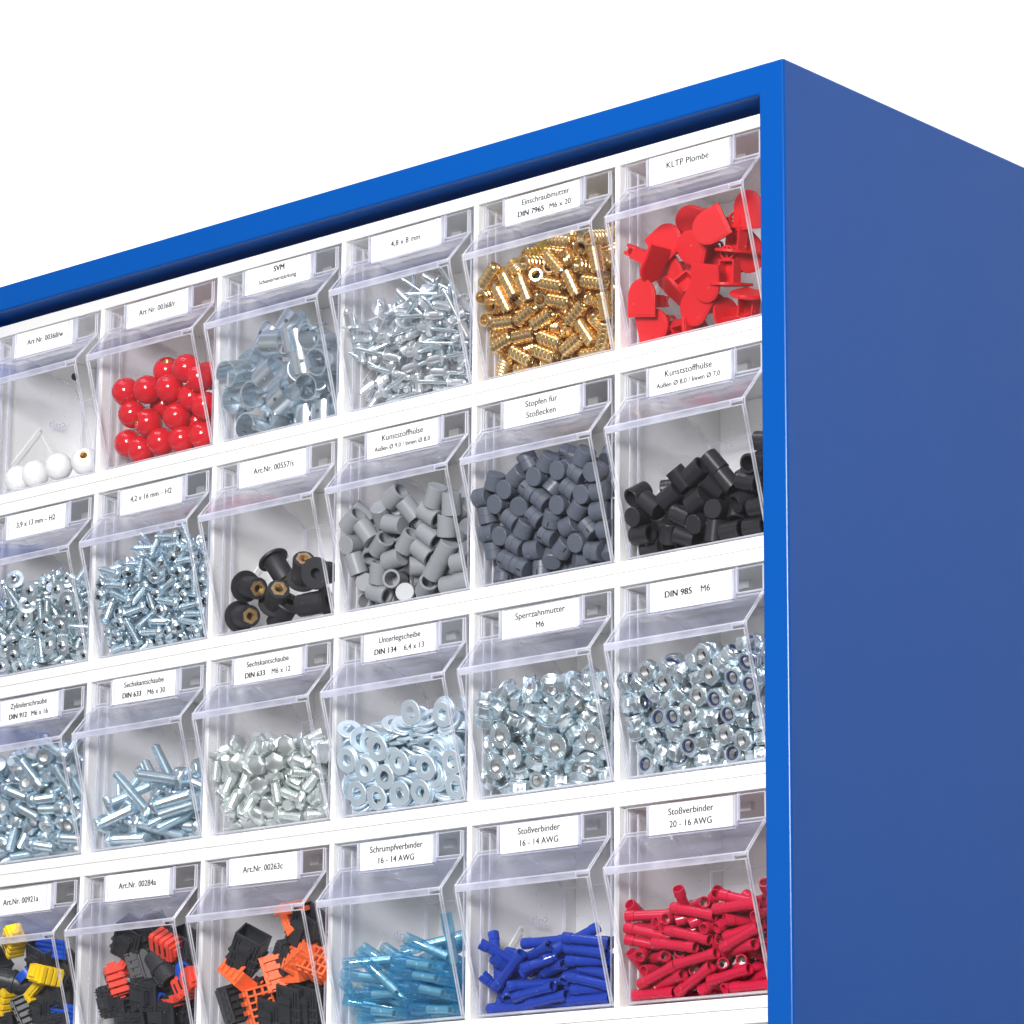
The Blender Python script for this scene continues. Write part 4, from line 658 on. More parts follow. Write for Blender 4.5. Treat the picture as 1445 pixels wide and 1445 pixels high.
  -178, -9, -672, -571, -181, -241, -103, 159, -799, -241, -756, -490, -772, 50, -780, -555, 85, -785, -796, 144, -822, 285, 925, -57, -534, 140, -823, 384, -814, 429, -255, 11, -739, 430, 674, -505, -277, 101, -748, 108, -108, 915, -628, 46, -791, -899, 329, 285, -692, 142, -794, -321, 757, 516, -422, 28, -728, 446, -413, -537,
  -339, 194, -745, -84, 933, 109, -78, 182, -700, -333, -592, 373, -215, 184, -730, 707, -546, -447, -706, 94, -736, -468, 689, 455, -765, 178, -723, -138, 821, 522, -518, 41, -772, 69, -143, 593, -321, -13, -658, 569, -561, 421, -263, 84, -687, -837, -524, -25, -873, 24, -699, 141, 183, -770, -551, 203, -769, 580, -643, -392,
  -498, -2, -693, -598, 35, 48, -450, 202, -775, -576, 777, 44, -94, -26, -613, 791, -116, 87, -163, 166, -660, -148, 904, -5, -704, 18, -710, 431, 543, -567, -267, 36, -604, -362, -335, -845, -375, 179, -694, 105, -330, 94, -892, -4, -618, 191, -680, -191, -871, 203, -718, 252, -728, 601, -601, 3, -712, 128, 790, -591,
  -603, 122, -724, -316, 848, -423, -496, 201, -694, 352, -718, 538, -188, -38, -572, 135, 788, -591, -116, 87, -643, 452, 182, 319, -791, 100, -694, 272, -293, -862, -873, 131, -662, 68, -522, 842, -527, 77, -668, 892, 71, 92, -216, 86, -594, 44, -868, 396, -279, 182, -646, 402, 658, -551, -795, 154, -602, -874, -178, 412,
  -686, 162, -666, -287, 187, -484, -421, -21, -629, -503, 326, 435, -427, 117, -670, -743, 502, -186, -74, 47, -561, 689, 154, 689, -94, 165, -577, 488, 620, -481, -551, -9, -602, -476, -733, 186, -324, -48, -538, -598, 31, 42, -176, 134, -536, -298, 905, 34, -442, 68, -606, -826, -301, -456, -352, 103, -618, 295, -876, -259,
  -180, 41, -508, -293, -848, -436, -95, 130, -464, -590, -150, -195, -720, 74, -614, 558, 77, 213, -572, 81, -584, 38, -442, -877, -490, 166, -583, -610, 19, 3, -253, -42, -489, 362, 262, 591, -304, 37, -502, 579, -58, 745, -633, 1, -630, 71, -308, 165, -426, -26, -543, -915, -367, -126, -400, 153, -529, -150, -580, -774,
  -93, -49, -502, 519, -677, 412, -78, 39, -457, 703, -58, -707, -637, -23, -534, -72, 576, 810, -198, -50, -456, -243, 375, -639, -295, 153, -534, 357, -715, 541, -891, 87, -566, 331, 618, 328, -707, -15, -581, -283, 372, -663, -580, 181, -637, 281, 731, -571, -429, -50, -462, -541, -531, 444, -390, 71, -516, -323, 631, 687,
  -97, -64, -414, 132, 50, -379, -164, 98, -391, 331, -722, 548, -825, -2, -619, -572, 414, -573, -513, -36, -509, 61, -486, 46, -506, 72, -520, 361, 1, 930, -348, -76, -441, -599, -5, -6, -233, 106, -440, -67, 538, -213, -880, -34, -513, -20, 645, -61, -793, -33, -518, 419, 165, 740, -798, 71, -544, 223, 417, -427,
  -587, -47, -470, -137, 289, -727, -482, 85, -454, -870, -334, 329, -348, -13, -420, -351, 466, 650, -718, -65, -478, -93, -592, -790, -669, 136, -572, -304, 249, -167, -326, 125, -433, -496, -336, -448, -685, 48, -510, 20, 885, -440, -407, 76, -407, 393, 197, -897, -728, 115, -474, -194, 426, -517, -598, 120, -489, 696, 429, 516,
  -889, 114, -465, -606, 354, -615, -640, 33, -427, -469, -839, -171,)),
 (3, 3): ('shrink', (
  -288, 345, -944, -560, -430, 561, -731, 198, -944, 686, 167, 706, -241, 284, -944, 560, -430, -560, -591, 311, -912, 40, -764, -152, -648, 124, -943, -672, -218, 703, -470, 211, -866, 173, 611, 372, -289, 224, -944, -561, 430, -561, -379, 314, -836, -668, 374, -542, -893, 177, -848, 234, 418, -766, -274, 218, -880, -213, 622, -30,
  -768, 153, -866, -635, -426, -637, -230, 194, -822, 27, 747, 58, -630, 61, -917, -627, -190, 730, -230, 134, -813, -611, -221, 725, -253, 126, -944, -292, 643, -248, -745, 246, -812, 577, -249, -529, -265, 154, -865, -644, 393, -530, -631, 252, -772, -736, 226, -619, -235, 66, -930, 87, 728, 96, -627, 133, -848, -373, 719, -315,
  -256, 94, -858, 352, -531, -378, -262, 36, -833, 611, -136, -747, -72, 241, -761, -584, -762, -219, -227, 213, -764, -626, -369, 451, -269, 75, -784, -572, 515, -458, -567, 18, -771, -31, -414, 295, -291, 15, -760, 342, -547, -372, -630, 71, -824, -651, -270, 696, -237, 153, -752, -654, 305, -688, -288, 283, -728, -494, 745, -159,
  -611, 280, -720, 336, -525, -377, -254, 269, -680, -801, 398, -346, -597, 130, -783, -655, 321, -488, -318, -3, -697, 188, -617, -186, -220, 181, -681, -566, -510, 624, -353, 54, -678, -20, 783, 26, -262, 159, -626, -533, 306, -765, -689, 236, -653, -434, -468, 581, -779, 174, -703, 366, -36, -874, -484, 113, -674, -517, 334, -671,
  -248, 205, -583, -501, -466, 623, -695, 157, -654, -359, -320, 789, -292, 84, -576, -612, -16, -612, -599, 188, -646, 189, -470, -351, -72, -23, -631, -785, 602, 86, -218, 12, -633, -412, -357, 778, -704, 46, -735, -37, 757, 134, -687, 66, -642, 405, -609, -75,)),
 (3, 4): ('butt_blue', (
  -444, 220, -945, 705, -36, -691, -789, 278, -944, -348, 615, -348, -275, 192, -945, 706, -31, -690, -245, 136, -920, -101, -628, 79, -480, 270, -918, -231, -737, 154, -213, 69, -944, 516, -482, -521, -494, 122, -945, 461, 535, 398, -787, 219, -945, -657, 260, -657, -180, 178, -899, 763, 45, 639, -489, 63, -928, -637, 185, -724,
  -263, 258, -884, 471, -202, -720, -532, 252, -859, 260, -768, -240, -249, 116, -863, 439, 550, 548, -456, 187, -896, 672, -221, -630, -774, 91, -945, 700, 97, 701, -184, 82, -894, 595, 410, 645, -181, 189, -822, -533, -458, 484, -619, 114, -894, -628, -333, 594, -756, 190, -895, -201, -528, 37, -466, 190, -843, 696, -168, -692,
  -830, 93, -864, -201, -367, 882, -292, 167, -777, 366, -628, -365, -572, 50, -884, 652, -15, 757, -894, 178, -836, 383, -914, 118, -133, 228, -776, -776, -563, 127, -457, 205, -696, 188, -402, -189, -599, 165, -804, -403, 453, -196, -183, 42, -858, -281, -549, 406, -608, 88, -840, -685, -130, -699, -796, 118, -804, -160, -295, -412,
  -338, 125, -814, 32, 678, -5, -608, 230, -781, -27, 411, -291, -579, 164, -745, 509, -547, -502, -341, 114, -746, 525, -774, 271, -457, 70, -774, -672, -296, 446, -712, 17, -767, 8, 454, -173, -180, 54, -805, -634, 52, 768, -553, 102, -721, 738, -452, -298, -360, 78, -692, 64, -811, 319, -186, 90, -761, -35, -565, 160,
  -177, 151, -673, 480, 245, 780, -503, 69, -727, 734, 320, -597, -853, 80, -677, -131, -122, 376, -756, 94, -769, 265, 405, -861, -180, 35, -755, 504, 521, 561, -538, 36, -686, 606, -461, -618, -500, 55, -633, 119, -701, -20, -185, 8, -707, 701, 303, 585, -170, 110, -714, 380, -381, -288, -749, 199, -678, 515, 596, 435,
  -180, 5, -653, -638, -142, 755, -795, 64, -682, -736, -430, -495, -313, 79, -630, 181, 473, 836,)),
 (3, 5): ('butt_red', (
  -792, 251, -945, -696, -120, 703, -176, 268, -945, -672, -218, 629, -436, 296, -945, 348, -615, -189, -371, 228, -842, 68, -153, -983, -480, 228, -945, 358, 609, 495, -757, 149, -945, -385, 592, -487, -175, 171, -945, -474, 524, -629, -483, 242, -874, -749, -227, 359, -794, 327, -945, -700, -93, 700, -316, 179, -894, -36, -840, 516,
  -556, 197, -892, -609, -181, 682, -226, 317, -909, -598, -67, 797, -526, 52, -892, -251, -805, 87, -794, 68, -944, -490, -509, 488, -172, 68, -945, 271, 652, 271, -682, 277, -865, 911, 45, 407, -714, 81, -889, -198, 606, -443, -172, 106, -905, 586, 252, 536, -409, 118, -891, 0, 531, 193, -306, 50, -885, -385, -658, 298,
  -640, 165, -903, 20, 673, -222, -828, 198, -890, 202, -668, 456, -160, 171, -870, 425, 430, 88, -455, 215, -808, -777, -81, 410, -170, 297, -841, -641, 579, -311, -422, 116, -836, -320, -653, -202, -205, 190, -828, -371, 403, 175, -583, 188, -833, -92, 732, -657, -284, 170, -802, 396, 633, -383, -490, 24, -795, 369, -655, -345,
  -143, 179, -815, 494, 224, -762, -439, 95, -758, 561, 106, 562, -748, 41, -854, 447, 386, 559, -74, 176, -791, -630, 403, 344, -461, 218, -746, 524, -157, 835, -895, 112, -811, -345, -821, -417, -227, 218, -750, -675, 319, -629, -832, 176, -800, 776, 16, -94, -875, 239, -812, 105, -242, 727, -142, 250, -679, 166, -926, -173,
  -177, 206, -685, 153, 665, -121, -215, 162, -743, -271, 624, -347, -590, 182, -773, 885, -96, -288, -185, 97, -707, -666, -49, 623, -650, 200, -805, 833, -347, -162, -244, 51, -763, 664, -313, -672, -789, 79, -763, 323, -608, -617, -862, 105, -703, 847, -102, 211, -395, 132, -728, 372, -639, -524, -684, 133, -785, -371, -700, -234,
  -196, 0, -715, 571, 111, 778, -614, 131, -750, -604, -291, 403, -794, 187, -745, -238, -127, 76, -358, 77, -674, -621, -105, -774, -611, 2, -722, -147, -632, 207, -794, 36, -699, 32, -621, 268, -173, 148, -677, 750, -185, 619, -791, 148, -703, -179, -264, -30, -539, 103, -695, 452, 467, 599, -191, 41, -675, -238, 596, -245,
  -414, 171, -653, 650, 75, 714, -782, 14, -646, -728, 301, -451, -297, 87, -603, -441, 278, 228, -632, 247, -700, -465, -782, 149, -651, 179, -692, -617, 469, -558, -205, 75, -625, -592, -373, -627, -531, 95, -639, 769, 241, -574, -704, 113, -675, 641, 135, 754, -165, 119, -566, -597, 670, -312, -513, -10, -680, -413, 674, -278,
  -808, 134, -609, 626, 370, -630, -118, 126, -520, -837, -218, 96, -386, 80, -620, 214, -782, 551, -71, 70, -584, 816, 98, -68, -476, 45, -578, -608, 125, -543, -704, 116, -619, 550, -356, 298, -456, -41, -574, 624, 14, -779, -650, 109, -615, 713, -198, 75, -187, 15, -561, -630, -405, 548, -393, 38, -577, -535, 99, -641,
  -894, 116, -548, -483, -680, -449, -192, -42, -569, -143, 682, -152, -489, 101, -532, 113, 552, -226, -632, 67, -572, 269, -724, 614, -503, 162, -522, 409, 266, 333, -219, 55, -526, -394, 687, -183, -562, 24, -540, 420, -43, 384, -788, 34, -557, -73, -705, 345, -502, 46, -525, -622, -299, 347,)),
}
HAND = [
(0, 0, 'ball_white', '', -81.52, 11.28, -88.8, 0.607, 0.486, 0.628, 0.51, -0.845, 0.162, 'white ball knob at the far left end of the row of four'),
(0, 0, 'ball_white', '', -65.79, 10.78, -88.24, 0.472, 0.785, 0.402, 0.817, -0.561, 0.137, 'white ball knob second from left, threaded hole hidden'),
(0, 0, 'ball_white', '', -44.33, 10.44, -87.07, -0.939, -0.276, 0.205, 0.2, -0.923, -0.33, 'white ball knob third from left with its brass thread turned left'),
(0, 0, 'ball_white', '', -20.71, 10.67, -87.85, 0.586, -0.755, 0.294, -0.492, -0.619, -0.612, 'white ball knob at the right with its brass thread facing up'),
(0, 1, 'ball_red', '', -76.3, 1.03, -54.82, 0.001, 0.691, 0.722, 0.002, -0.722, 0.691, 'red ball knob at the upper left end of the heap'),
(0, 1, 'ball_red', '', -58.39, 1.56, -56.61, 0.001, 0.691, 0.722, 0.002, -0.722, 0.691, 'red ball knob second from left in the upper row'),
(0, 1, 'ball_red', '', -39.87, 2.28, -59.1, 0.234, 0.708, 0.667, 0.405, -0.694, 0.595, 'red ball knob in the middle of the upper row'),
(0, 1, 'ball_red', '', -23.27, -0.2, -50.58, 0.3, 0.576, 0.76, 0.358, -0.807, 0.47, 'red ball knob highest in the heap'),
(0, 1, 'ball_red', '', -51.33, 10.59, -44.74, 0.44, -0.561, 0.701, -0.16, -0.818, -0.553, 'red ball knob peeping out behind the highest one'),
(0, 1, 'ball_red', '', -15.34, 2.75, -57.12, -0.572, -0.775, -0.269, 0.817, -0.567, -0.103, 'red ball knob at upper right showing its brass thread'),
(0, 1, 'ball_red', '', -26.37, 7.36, -65.77, 0.3, 0.576, 0.76, 0.357, -0.807, 0.471, 'red ball knob just right of the middle of the upper row'),
(0, 1, 'ball_red', '', -13.68, 6.47, -73.44, 0.299, 0.576, 0.761, 0.356, -0.807, 0.471, 'red ball knob against the right side of its bin'),
(0, 1, 'ball_red', '', -74.32, 4.85, -67.91, 0.303, 0.577, 0.759, 0.361, -0.806, 0.469, 'red ball knob at the left end of the middle row'),
(0, 1, 'ball_red', '', -62.2, 6.83, -74.7, -0.427, -0.902, -0.061, 0.804, -0.348, -0.482, 'red ball knob in the middle row showing its brass thread'),
(0, 1, 'ball_red', '', -37.94, 7.0, -75.27, 0.3, 0.576, 0.76, 0.358, -0.807, 0.47, 'red ball knob in the middle row, right of the brass-faced one'),
(0, 1, 'ball_red', '', -81.85, 9.45, -83.68, 0.303, 0.577, 0.759, 0.361, -0.806, 0.469, 'red ball knob at the lower left corner of the heap'),
(0, 1, 'ball_red', '', -72.13, 11.11, -88.8, 0.302, 0.577, 0.759, 0.36, -0.806, 0.469, 'red ball knob second from left in the bottom row'),
(0, 1, 'ball_red', '', -54.66, 10.45, -87.09, 0.301, 0.576, 0.76, 0.359, -0.807, 0.47, 'red ball knob in the middle of the bottom row'),
(0, 1, 'ball_red', '', -36.94, 10.86, -88.52, -0.636, 0.377, -0.673, -0.112, -0.908, -0.403, 'red ball knob second from right in the bottom row'),
(0, 1, 'ball_red', '', -19.83, 11.12, -88.8, 0.298, 0.576, 0.761, 0.356, -0.807, 0.471, 'red ball knob at the right end of the bottom row'),
(0, 1, 'ball_red', '', -59.87, 16.82, -62.53, 0.301, 0.576, 0.76, 0.359, -0.807, 0.47, 'red ball knob mostly hidden behind the middle row'),
(0, 1, 'ball_red', '', -34.12, 19.88, -76.56, 0.299, 0.576, 0.761, 0.356, -0.807, 0.471, "red ball knob half hidden above the bottom row's right end"),
(0, 1, 'ball_red', '', -19.49, 12.98, -52.9, 0.299, 0.576, 0.761, 0.356, -0.807, 0.471, 'red ball knob behind the upper right brass-faced one'),
(0, 5, 'seal', '', -57.32, 15.39, -36.18, 0.274, -0.845, -0.459, -0.753, -0.486, 0.444, 'red tongue bung standing edge-on behind the top one'),
(0, 5, 'seal', '', -72.43, 7.82, -45.95, 0.078, -0.967, -0.242, 0.892, -0.04, 0.45, 'red tongue bung lying flat at the upper left, round end up'),
(0, 5, 'seal', '', -51.01, 5.94, -53.78, -0.077, -0.968, -0.24, -0.881, -0.047, 0.471, 'red tongue bung in the centre, half under the top one'),
(0, 5, 'seal', '', -32.21, -3.13, -47.68, 0.166, -0.96, -0.226, -0.94, -0.084, -0.331, 'red tongue bung topmost in the middle of the heap'),
(0, 5, 'seal', '', -73.59, -0.19, -57.77, 0.846, 0.063, -0.529, -0.532, 0.066, -0.844, 'red bung at left with its open frame and lattice head showing'),
(0, 5, 'seal', '', -40.05, 1.48, -74.19, -0.028, -0.927, -0.375, -0.263, 0.369, -0.891, 'red tongue bung in the middle with round end pointing down'),
(0, 5, 'seal', '', -82.6, 2.13, -76.43, 0.016, -0.98, -0.197, 0.181, -0.191, 0.965, 'red tongue bung at the left with round end pointing up'),
(0, 5, 'seal', '', -82.99, 9.79, -88.42, 0.0, -0.96, -0.28, 1.0, -0.006, 0.021, 'red tongue bung in the lower left corner'),
(0, 5, 'seal', '', -68.29, 11.34, -72.31, -0.527, -0.547, -0.651, 0.527, -0.811, 0.255, 'red tongue bung tilted between the left and middle ones'),
(0, 5, 'seal', '', -51.92, 8.33, -83.42, -0.065, -0.94, -0.335, -0.74, 0.271, -0.616, 'paler red tongue bung with a grainy face, low in the middle'),
(0, 5, 'seal', '', -31.95, 10.1, -75.17, -0.179, 0.191, -0.965, 0.016, -0.98, -0.197, 'red bung with open frame upright, low at the right'),
(0, 5, 'seal', '', -27.23, 9.36, -58.37, -0.262, 0.185, -0.947, -0.145, -0.978, -0.151, 'red bung with open frame upright, right of the topmost one'),
(0, 5, 'seal', '', -14.36, 4.71, -42.43, 0.0, -0.96, -0.28, 0.115, -0.278, 0.954, 'red tongue bung standing at the upper right'),
(0, 5, 'seal', '', -19.35, 10.63, -84.15, 0.382, -0.341, 0.859, -0.033, -0.934, -0.356, 'red bung with open frame hanging head down at the lower right'),
(0, 5, 'seal', '', -24.12, 17.82, -58.81, 0.938, -0.313, -0.148, -0.299, -0.516, -0.803, 'red bung lying crosswise behind the right-hand frames'),
(0, 5, 'seal', '', -60.5, 16.84, -91.14, 1.0, -0.007, 0.022, 0.012, -0.691, -0.722, 'red bung lying on the bin floor with head to the left'),
(0, 5, 'seal', '', -38.88, 18.77, -90.62, -0.984, 0.154, 0.093, -0.046, -0.716, 0.697, 'red bung lying on the bin floor at the right'),
(0, 5, 'seal', '', -76.01, 15.83, -59.11, 0.0, -0.96, -0.28, 0.4, 0.257, -0.88, 'red tongue bung buried at the back left'),
(0, 5, 'seal', '', -47.2, 20.8, -61.88, 0.0, -0.96, -0.28, 0.007, -0.28, 0.96, 'red tongue bung buried at the back right'),
(1, 2, 'wellnut', '', -61.51, 18.25, -62.77, -0.581, -0.091, 0.809, 0.661, -0.633, 0.403, 'black rubber nut leaning with its broad flange uppermost'),
(1, 2, 'wellnut', '', -37.76, 13.27, -67.11, -0.635, 0.587, -0.502, -0.296, -0.786, -0.543, 'black rubber nut standing with its brass core on top'),
(1, 2, 'wellnut', '', -17.94, 8.6, -72.55, 0.307, -0.923, -0.233, -0.945, -0.267, -0.19, 'black rubber nut with its flat flange face turned to the viewer'),
(1, 2, 'wellnut', '', -72.05, 6.76, -73.38, -0.915, 0.317, 0.252, 0.165, -0.276, 0.947, 'black rubber nut at left with brass core facing right'),
(1, 2, 'wellnut', '', -57.85, 12.75, -79.61, -0.774, 0.57, -0.277, -0.623, -0.605, 0.496, 'black rubber nut in the middle with slots showing'),
(1, 2, 'wellnut', '', -81.37, 11.04, -88.04, -0.905, 0.391, 0.17, -0.422, -0.877, -0.23, 'black rubber nut in the lower left corner'),
(1, 2, 'wellnut', '', -29.11, 12.96, -87.51, 0.94, 0.324, 0.11, 0.342, -0.904, -0.258, 'black rubber nut lying in the lower right corner'),
(1, 2, 'wellnut', '', -61.27, 21.25, -87.33, 0.763, -0.181, 0.621, 0.0, -0.96, -0.28, 'black rubber nut lying low behind the others'),
(3, 0, 'comb', 'yellow', -48.15, -6.06, -34.07, 0.567, -0.029, -0.823, -0.42, -0.87, -0.258, 'yellow comb-like connector insert leaning at upper left'),
(3, 0, 'seal', 'seal_blue', -22.35, -0.32, -39.45, 0.985, 0.048, -0.165, 0.0, -0.96, -0.28, 'blue ribbed seal strip lying across the heap'),
(3, 0, 'box', 'connector_black', -31.96, 3.38, -45.01, 0.454, -0.487, 0.746, -0.122, -0.863, -0.49, 'black connector housing between the blue strip and the yellow insert'),
(3, 0, 'comb', 'yellow', -25.59, -0.05, -54.69, 0.966, -0.114, -0.23, -0.239, -0.068, -0.969, 'long yellow comb insert in the middle of the heap'),
(3, 0, 'round', 'connector_black', -57.88, 2.44, -56.06, -0.772, -0.59, 0.236, 0.446, -0.768, -0.46, 'black rounded connector body at the left'),
(3, 0, 'clip', 'yellow', -38.63, 3.9, -61.06, -0.855, 0.145, -0.498, 0.0, -0.96, -0.28, 'small yellow clip under the long yellow insert'),
(3, 0, 'comb', 'yellow', -65.28, 3.18, -65.75, 0.88, -0.043, -0.473, -0.155, -0.967, -0.201, 'yellow insert in the lower left corner'),
(3, 0, 'box', 'connector_black', -29.27, 13.29, -64.68, 0.971, -0.213, 0.109, -0.171, -0.937, -0.303, 'black connector housing at the right of the heap'),
(3, 0, 'slots', 'connector_black', -51.89, 7.76, -74.32, 0.72, -0.69, 0.07, -0.604, -0.674, -0.424, 'black connector with a row of slots low in the heap'),
(3, 0, 'ring', 'seal_blue', -45.57, 0.57, -53.24, -0.483, -0.407, 0.775, 0.085, -0.903, -0.421, 'small blue seal beside the rounded black body'),
(3, 0, 'seal', 'seal_blue', -19.02, 10.38, -76.16, 0.983, 0.052, -0.179, 0.0, -0.96, -0.28, 'blue seal strip low at the right'),
(3, 0, 'box', 'connector_black', -39.48, 13.72, -73.33, 0.253, -0.271, 0.929, 0.0, -0.96, -0.28, 'black housing low in the middle of the heap'),
(3, 0, 'box', 'connector_black', -67.82, 9.55, -80.44, 0.999, -0.015, 0.052, -0.0, -0.96, -0.28, "black housing at the picture's lower left corner"),
(3, 0, 'box', 'connector_black', -24.84, 12.56, -83.63, 0.998, -0.016, 0.054, -0.0, -0.96, -0.28, 'black housing below the right blue strip'),
(3, 0, 'box', 'connector_black', -76.75, 1.9, -47.08, 0.77, -0.179, 0.612, 0.0, -0.96, -0.28, 'black housing beyond the left yellow insert'),
(3, 0, 'box', 'connector_black', -26.72, 13.78, -52.07, 0.764, -0.181, 0.62, 0.0, -0.96, -0.28, 'black housing behind the long yellow insert'),
(3, 1, 'box', 'connector_black', -53.93, -0.34, -39.41, 0.623, -0.38, 0.684, 0.094, -0.831, -0.548, 'black connector housing topmost in the heap'),
(3, 1, 'box', 'connector_black', -43.48, 5.02, -36.36, 0.902, -0.278, 0.331, -0.159, -0.926, -0.343, 'black connector housing leaning behind the topmost one'),
(3, 1, 'comb', 'coral', -26.38, 0.06, -44.34, 0.432, -0.562, 0.705, -0.157, -0.817, -0.555, 'coral comb insert upper right with three slots'),
(3, 1, 'clip', 'coral', -61.51, 3.28, -51.79, -0.611, -0.039, -0.791, 0.164, -0.983, -0.078, 'coral clip block in the middle left'),
(3, 1, 'comb', 'coral', -67.02, 0.92, -61.58, 0.808, -0.589, -0.029, -0.565, -0.76, -0.321, 'coral comb insert at the left with three slots'),
(3, 1, 'slots', 'connector_black', -50.3, 4.33, -55.39, -0.755, -0.581, -0.303, 0.634, -0.765, -0.112, 'black slotted connector in the middle'),
(3, 1, 'round', 'connector_black', -30.62, 2.93, -57.74, 0.648, 0.041, -0.76, -0.114, -0.982, -0.15, 'black round connector barrel sloping down to the right'),
(3, 1, 'ring', 'seal_blue', -14.18, 2.71, -60.55, 0.889, -0.356, -0.29, -0.414, -0.893, -0.174, 'blue oval seal ring at the right'),
(3, 1, 'comb', 'coral', -12.72, 5.49, -66.53, 0.468, 0.076, -0.881, -0.082, -0.988, -0.129, 'coral insert against the right side of the bin'),
(3, 1, 'box', 'connector_black', -41.47, 4.66, -70.81, 0.972, -0.023, -0.233, -0.085, -0.962, -0.261, 'black connector housing lying level, with a glossy face'),
(3, 1, 'ring', 'seal_blue', -35.1, 5.09, -75.87, 0.978, -0.03, -0.207, -0.086, -0.961, -0.263, 'small blue seal under the level housing'),
(3, 1, 'clip', 'coral', -27.3, 7.34, -76.43, 0.996, -0.082, -0.029, -0.087, -0.956, -0.279, 'small coral tip under the level housing'),
(3, 1, 'box', 'connector_black', -72.97, 7.94, -71.36, 0.983, -0.181, 0.002, -0.173, -0.943, -0.285, 'black housing below the left coral insert'),
(3, 1, 'slots', 'connector_black', -65.79, 8.52, -80.48, 0.966, -0.248, -0.075, -0.259, -0.928, -0.27, 'black slotted housing in the lower left'),
(3, 1, 'box', 'connector_black', -31.31, 9.13, -82.57, 0.988, -0.049, -0.144, -0.086, -0.959, -0.268, 'black housing in the lower right'),
(3, 1, 'box', 'connector_black', -21.39, 10.1, -46.62, 0.456, -0.332, 0.826, -0.04, -0.935, -0.353, 'black housing at the far right of the heap'),
(3, 1, 'box', 'connector_black', -36.34, 13.69, -51.79, 0.752, -0.267, 0.603, -0.066, -0.94, -0.334, 'black housing behind the blue ring'),
(3, 1, 'box', 'connector_black', -56.43, 14.13, -46.13, 0.755, -0.266, 0.6, -0.066, -0.94, -0.334, 'black housing behind the slotted connector'),
(3, 1, 'box', 'connector_black', -55.4, 10.46, -87.15, 0.996, -0.083, -0.025, -0.087, -0.956, -0.279, "black housing at the picture's lower edge"),
(3, 1, 'box', 'connector_black', -29.71, 16.32, -75.1, 0.456, -0.332, 0.826, -0.04, -0.935, -0.353, 'black housing behind the coral tip'),
(3, 2, 'box', 'connector_black', -62.23, 2.28, -51.94, 0.647, -0.296, 0.703, 0.207, -0.819, -0.535, 'black connector housing standing at the left, collar on top'),
(3, 2, 'lattice', 'orange', -72.42, 4.55, -66.87, -0.509, -0.371, -0.777, 0.066, -0.917, 0.394, 'orange lattice cap under the left black housing'),
(3, 2, 'lattice', 'orange', -46.06, 4.34, -66.14, -0.754, -0.579, -0.309, 0.633, -0.767, -0.106, 'orange lattice cap in the middle of the heap'),
(3, 2, 'box', 'connector_black', -34.26, 8.89, -60.34, 0.779, 0.09, -0.62, -0.068, -0.972, -0.227, 'black housing tucked into the middle orange cap'),
(3, 2, 'clip', 'orange', -30.42, 7.4, -69.51, 1.0, 0.002, -0.007, 0.0, -0.96, -0.28, 'orange clip bar over the lower black housing'),
(3, 2, 'lattice', 'orange', -10.24, 4.31, -62.49, 0.246, -0.864, 0.439, -0.246, -0.493, -0.835, 'orange perforated cap against the right side'),
(3, 2, 'lattice', 'orange', -23.5, 2.6, -56.61, -0.355, -0.807, 0.472, 0.298, -0.576, -0.761, 'orange perforated cap sloping in the centre right'),
(3, 2, 'clip', 'orange', -27.57, -0.02, -40.5, 0.455, 0.078, -0.887, -0.08, -0.989, -0.128, 'slim orange clip topmost in the heap'),
(3, 2, 'clip', 'orange', -25.23, -0.01, -33.37, 0.999, -0.012, 0.041, 0.0, -0.96, -0.28, "orange clip tip reaching under the bin's lip"),
(3, 2, 'box', 'connector_black', -18.59, 3.94, -43.36, 0.614, -0.303, 0.729, -0.054, -0.937, -0.345, 'black housing at upper right inside the orange clips'),
(3, 2, 'slots', 'connector_black', -80.1, 8.39, -80.05, 0.925, -0.375, 0.065, -0.337, -0.885, -0.322, 'black open tray housing in the lower left'),
(3, 2, 'lattice', 'orange', -58.36, 8.79, -81.41, 0.86, -0.509, -0.041, -0.496, -0.815, -0.3, 'orange lattice cap on the lower left tray'),
(3, 2, 'box', 'connector_black', -32.67, 10.07, -82.23, 0.284, -0.351, 0.892, -0.025, -0.933, -0.359, 'large black housing low in the middle'),
(3, 2, 'box', 'connector_black', -23.53, 14.3, -82.46, 0.283, -0.351, 0.893, -0.025, -0.933, -0.359, 'large black housing low at the right'),
(3, 2, 'box', 'connector_black', -48.71, 11.86, -88.36, 0.285, -0.351, 0.892, -0.025, -0.933, -0.359, "black housing at the picture's lower edge under the orange cap"),
(3, 2, 'box', 'connector_black', -70.3, 18.28, -74.66, 0.98, -0.133, 0.146, -0.086, -0.952, -0.294, 'black housing hidden behind the left orange cap'),
]
FILM = [(-80.67, -7.78, -46.01), (-69.21, -7.24, -40.8), (-49.91, -10.71, -37.79), (-31.39, -13.56, -32.81), (-30.09, -10.52, -33.1), (-35.82, -8.4, -38.2), (-51.34, -10.46, -41.84), (-67.1, -9.58, -44.28), (-81.11, -5.87, -46.45)]
# ---------------------------------------------------------------- studio setting
def slab(name, lo, hi, mat, label):
    mb = MB(); mb.box([v / S for v in lo], [v / S for v in hi], 'paper')
    me = mb.mesh(name); me.materials.clear(); me.materials.append(mat)
    tag(obj(name, me), label, None, None, "structure")
slab("backdrop", (-7, 3.2, 0.0), (6, 3.26, 5.5), pmat("backdrop_paper", (0.90, 0.90, 0.90), 0.9), "seamless white studio backdrop standing behind the blue cabinet")
slab("floor", (-7, -5, -0.1), (6, 3.19, 0.0), pmat("studio_floor", (0.10, 0.10, 0.105), 0.6, noise=0.1, nscale=3), "dark grey studio floor under the cabinet")

